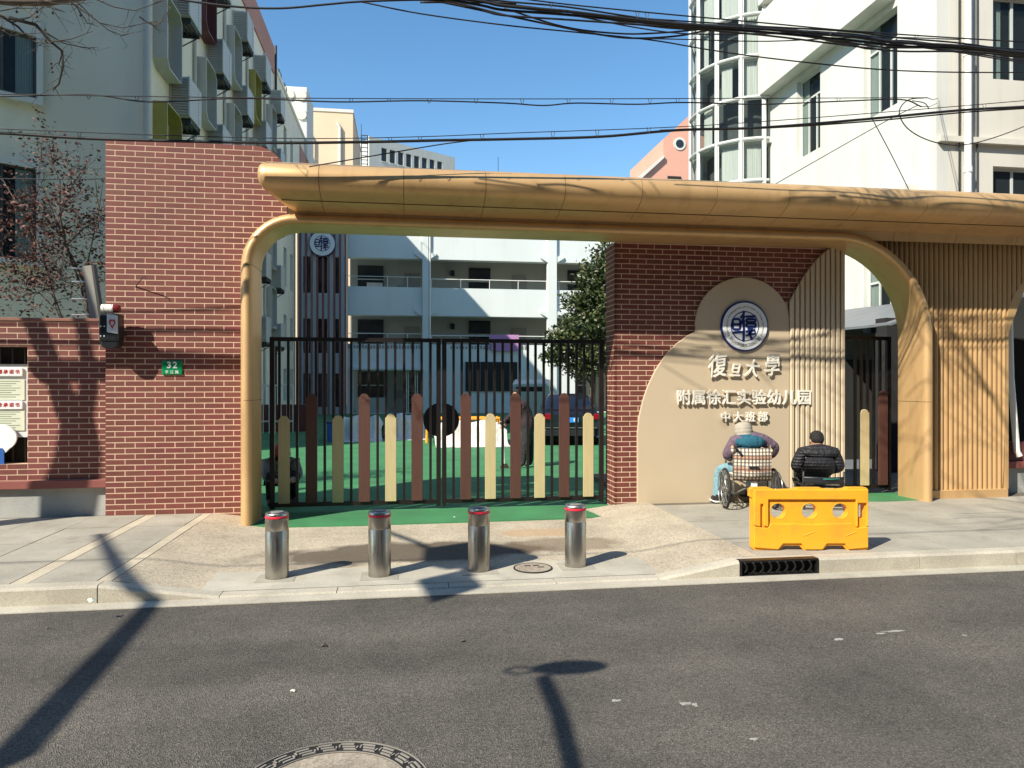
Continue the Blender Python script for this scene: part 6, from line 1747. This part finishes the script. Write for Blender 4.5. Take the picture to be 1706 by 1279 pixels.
B = [('pelvis','waist','g'),('waist','chest','g'),('chest','upper','g'),('upper','neck','skin'),('upper','shl','g'),('shl','ell','g'),('ell','wrl','g'),('upper','shr','g'),('shr','elr','g'),('elr','wrr','g'),
     ('pelvis','thl','tr'),('thl','knl','tr'),('knl','anl','tr'),('anl','toel','shoe'),('pelvis','thr','tr'),('thr','knr','tr'),('knr','anr','tr'),('anr','toer','shoe')]
hand(J, B, 'hl', 'wrl', (0.5,-0.6,0), 1); hand(J, B, 'hr', 'wrr', (-0.5,-0.6,0), -1)
p4 = figure('person', 'person in red helmet and grey jacket crouching behind the left gate leaf', J, B, {'g':M_GREYJ,'tr':M_TROUSER,'shoe':M_SHOE,'skin':M_SKIN}, (-1.79, 10.75, 0.07), R(15), head=(0,-0.13,0.76,0.09,R(180)))
ORG[p4] = Vector()
MB().lathe([(0.125,-0.05),(0.135,-0.045),(0.135,0.0),(0.125,0.06),(0.09,0.115),(0.04,0.135),(0,0.138)], (0,-0.12,0.755), 24).build('helmet', M_REDCAP, p4, smooth=True)
MB().box(-0.08,0.08,-0.29,-0.20,0.735,0.748).build('helmet_peak', M_REDCAP, p4, bevel=0.006)

# ------------------------------------------------------------------ overhead cables
def spline(c, n=6):
    pts = []
    c = [Vector((x, y)) for x, y in c]; c = [c[0]*2-c[1]] + c + [c[-1]*2-c[-2]]
    for i in range(1, len(c)-2):
        p0, p1, p2, p3_ = c[i-1], c[i], c[i+1], c[i+2]
        for k in range(n):
            t = k/n
            pts.append(0.5*((2*p1)+(p2-p0)*t+(2*p0-5*p1+4*p2-p3_)*t*t+(3*p1-p0-3*p2+p3_)*t*t*t))
    pts.append(c[-2]); return pts
def cable(lab, strands, Y, name='overhead_cable', clips=None):
    t = thing(name, lab, 'cable', at(strands[0][0][0][0], strands[0][0][0][1], Y))
    for k, (c, r) in enumerate(strands):
        pts = [at(p.x, p.y, Y + 0.03*k) for p in spline(c)]
        if c[-1][0] > 1720:                            # runs on to the next pole
            d = pts[-1] - pts[-2]; sl_ = max(-0.02, min(0.06, d.z/max(0.01, d.x)))
            pts += [pts[-1] + Vector((x_, 0, sl_*x_ + 0.002*x_*x_)) for x_ in (3, 7, 12, 18, 26)]
        if c[0][0] < -100:
            d = pts[0] - pts[1]; sl_ = max(-0.02, min(0.06, d.z/max(0.01, -d.x)))
            pts = [pts[0] + Vector((-x_, 0, sl_*x_ + 0.002*x_*x_)) for x_ in (26, 18, 12, 7, 3)] + pts
        MB().tube(pts, r, 6).build('strand', M_CABLE, t, smooth=True, fix=False)
    for (x, ya, yb) in clips or []:
        a, b = at(x-3, ya, Y), at(x+3, ya, Y); c_ = at(x-1, yb, Y); d = at(x+1, yb, Y)
        MB().tube([a, c_, d, b], 0.0035, 4).build('cable_hanger', M_CABLE, t, fix=False)
    return t
main = [(560,-40),(700,-14),(800,2),(840,10),(943,19),(1059,33),(1150,42),(1280,49),(1421,61),(1498,71),(1601,77),(1706,89),(1850,104)]
def shift(c, d, k=0): return [(x, y + d + k*math.sin(x*0.011+d)) for x, y in c]
cable('thick sagging bundle of black cables across the top of the sky', [(main,0.015),(shift(main,5,2),0.013),(shift(main,-5,3),0.009),(shift(main,11,5),0.010),(shift(main,2,6),0.008),(shift(main,-2,4),0.008),(shift(main,8,7),0.007),
      ([(840,14),(940,45),(1030,56),(1100,55),(1200,47),(1280,46),(1360,60),(1460,78),(1560,80)],0.009), ([(700,4),(760,6),(840,25),(910,40),(1000,58),(1060,64),(1130,60),(1200,48),(1290,50)],0.010),
      ([(1300,55),(1400,70),(1450,82),(1520,78),(1600,86),(1706,102)],0.009), ([(980,26),(1100,37),(1200,47),(1300,52),(1420,74),(1500,68),(1600,80),(1706,96)],0.010)], 7.2)
cable('thin messenger wire just above the thick cable bundle', [([(700,-30),(884,0),(1059,19),(1279,39),(1421,52),(1601,64),(1706,70),(1850,78)],0.007)], 7.1, clips=[(918,3,12),(1062,19,30),(1078,21,32),(1238,36,46),(1383,48,58),(1527,58,70)])
cable('thin drooping wire crossing low under the cable bundle', [([(600,3),(700,23),(840,42),(960,54),(1085,67),(1180,83),(1280,97),(1440,114),(1560,120),(1706,121),(1850,120)],0.007), ([(1050,64),(1150,66),(1280,69),(1450,62),(1600,66)],0.006)], 7.3)
cable('slack wire dipping at the top left of the sky', [([(240,-12),(315,2),(400,12),(470,14),(540,8),(600,3),(700,0),(760,3),(860,6)],0.010)], 7.25)
cable('upper pair of wires with small hangers across the middle of the sky', [([(-150,155),(0,157),(400,163),(840,165),(1266,164),(1545,163)],0.005), ([(-150,164),(0,161),(150,158),(250,170),(400,164),(560,170),(700,168),(840,172),(905,176),(960,172),(1060,174),(1140,171),(1266,174),(1400,169),(1500,166),(1535,178)],0.008)], 8.2,
      clips=[(148,160,165),(228,161,168),(585,164,171),(648,164,169),(715,165,172),(793,165,172),(870,165,173),(947,165,172),(1019,165,173),(1083,165,172),(1129,165,171),(1397,164,170)])
uw = [o for o in COL.objects if o.get('label') == 'upper pair of wires with small hangers across the middle of the sky'][0]
for (q0, q1) in (((1545,163),(1563,164)), ((1535,178),(1562,172))):
    MB().tube([at(*q0, 8.2), at((q0[0]+q1[0])/2, (q0[1]+q1[1])/2+3, 11.0), at(*q1, 13.98)], 0.006, 5).build('strand', M_CABLE, uw, fix=False)
cable('lower thick cable with hangers running just over the canopy', [([(-150,212),(0,215),(250,225),(500,231),(700,228),(850,222),(1100,213),(1266,203),(1500,185),(1706,168),(1850,156)],0.005), ([(-150,216),(0,222),(170,232),(440,238),(600,237),(740,234),(850,232),(1000,228),(1130,217),(1266,213),(1440,199),(1600,184),(1706,178),(1850,168)],0.016),
      ([(1100,217),(1266,214),(1440,203),(1600,188),(1706,181),(1850,172)],0.009)], 8.25, clips=[(17,215,222),(132,221,230),(650,230,236),(700,228,235),(803,224,232),(921,220,230),(995,216,228),(1081,212,222),(1640,174,182)])
cable('thin wire rising from the canopy top towards the lower thick cable', [([(515,278),(650,255),(740,240),(815,231)],0.007)], 8.35)
cable('thin wire at the left edge beside the tall brick wall top', [([(-150,299),(0,298),(90,299),(182,298)],0.006)], 9.9)
cable('looping slack wire coil against the white apartment wall', [([(1545,163),(1515,166),(1500,180),(1500,196),(1512,214),(1535,229),(1565,239),(1600,242),(1645,233),(1706,211),(1800,170)],0.007), ([(1520,168),(1540,172),(1548,182)],0.006)], 8.4)
cable('thin slanting wire from the canopy up the white apartment wall', [([(1288,309),(1400,245),(1480,200),(1530,175)],0.006)], 8.8)
cable('thin steep wire falling to the canopy in front of the apartment wall', [([(1452,196),(1485,258),(1516,320)],0.006)], 8.9)

# ------------------------------------------------------------------ litter
def scrap(px, py, r, m, lab, cat='litter', z=None):
    g_ = onz(px, py, 0.01); zz = gz(g_.x, g_.y)+0.003 if g_.y > 6.34 else (0.010 if g_.y > 6.15 else 0.002)
    g_ = onz(px, py, zz); rnd = random.Random(px)
    pts = [(g_.x+r*rnd.uniform(.6,1.1)*math.cos(a), g_.y+r*0.7*rnd.uniform(.6,1.1)*math.sin(a), zz+rnd.uniform(0,0.7)*r) for a in [2*math.pi*i/7 for i in range(7)]]
    mb = MB(); mb.add(pts+[(g_.x, g_.y, zz+r*0.9)], [(i,(i+1)%7,7) for i in range(7)]+[tuple(range(7))[::-1]])
    tag(mb.build('litter', m, None), lab, cat)
scrap(152,1003,0.035,M_PAPER,'crumpled pale paper scrap lying in the gutter at left')
scrap(757,863,0.02,M_WHITE,'tiny white scrap on the green ground under the gate')
scrap(78,1048,0.022,M_TWIG,'dry leaf on the asphalt near the left edge')
scrap(540,1077,0.03,M_TWIG,'brown dry leaf on the asphalt left of centre')
scrap(772,1069,0.022,M_TWIG,'small dry leaf on the asphalt right of centre')
scrap(488,1153,0.02,M_PAPER,'small pale scrap on the asphalt above the large road cover')
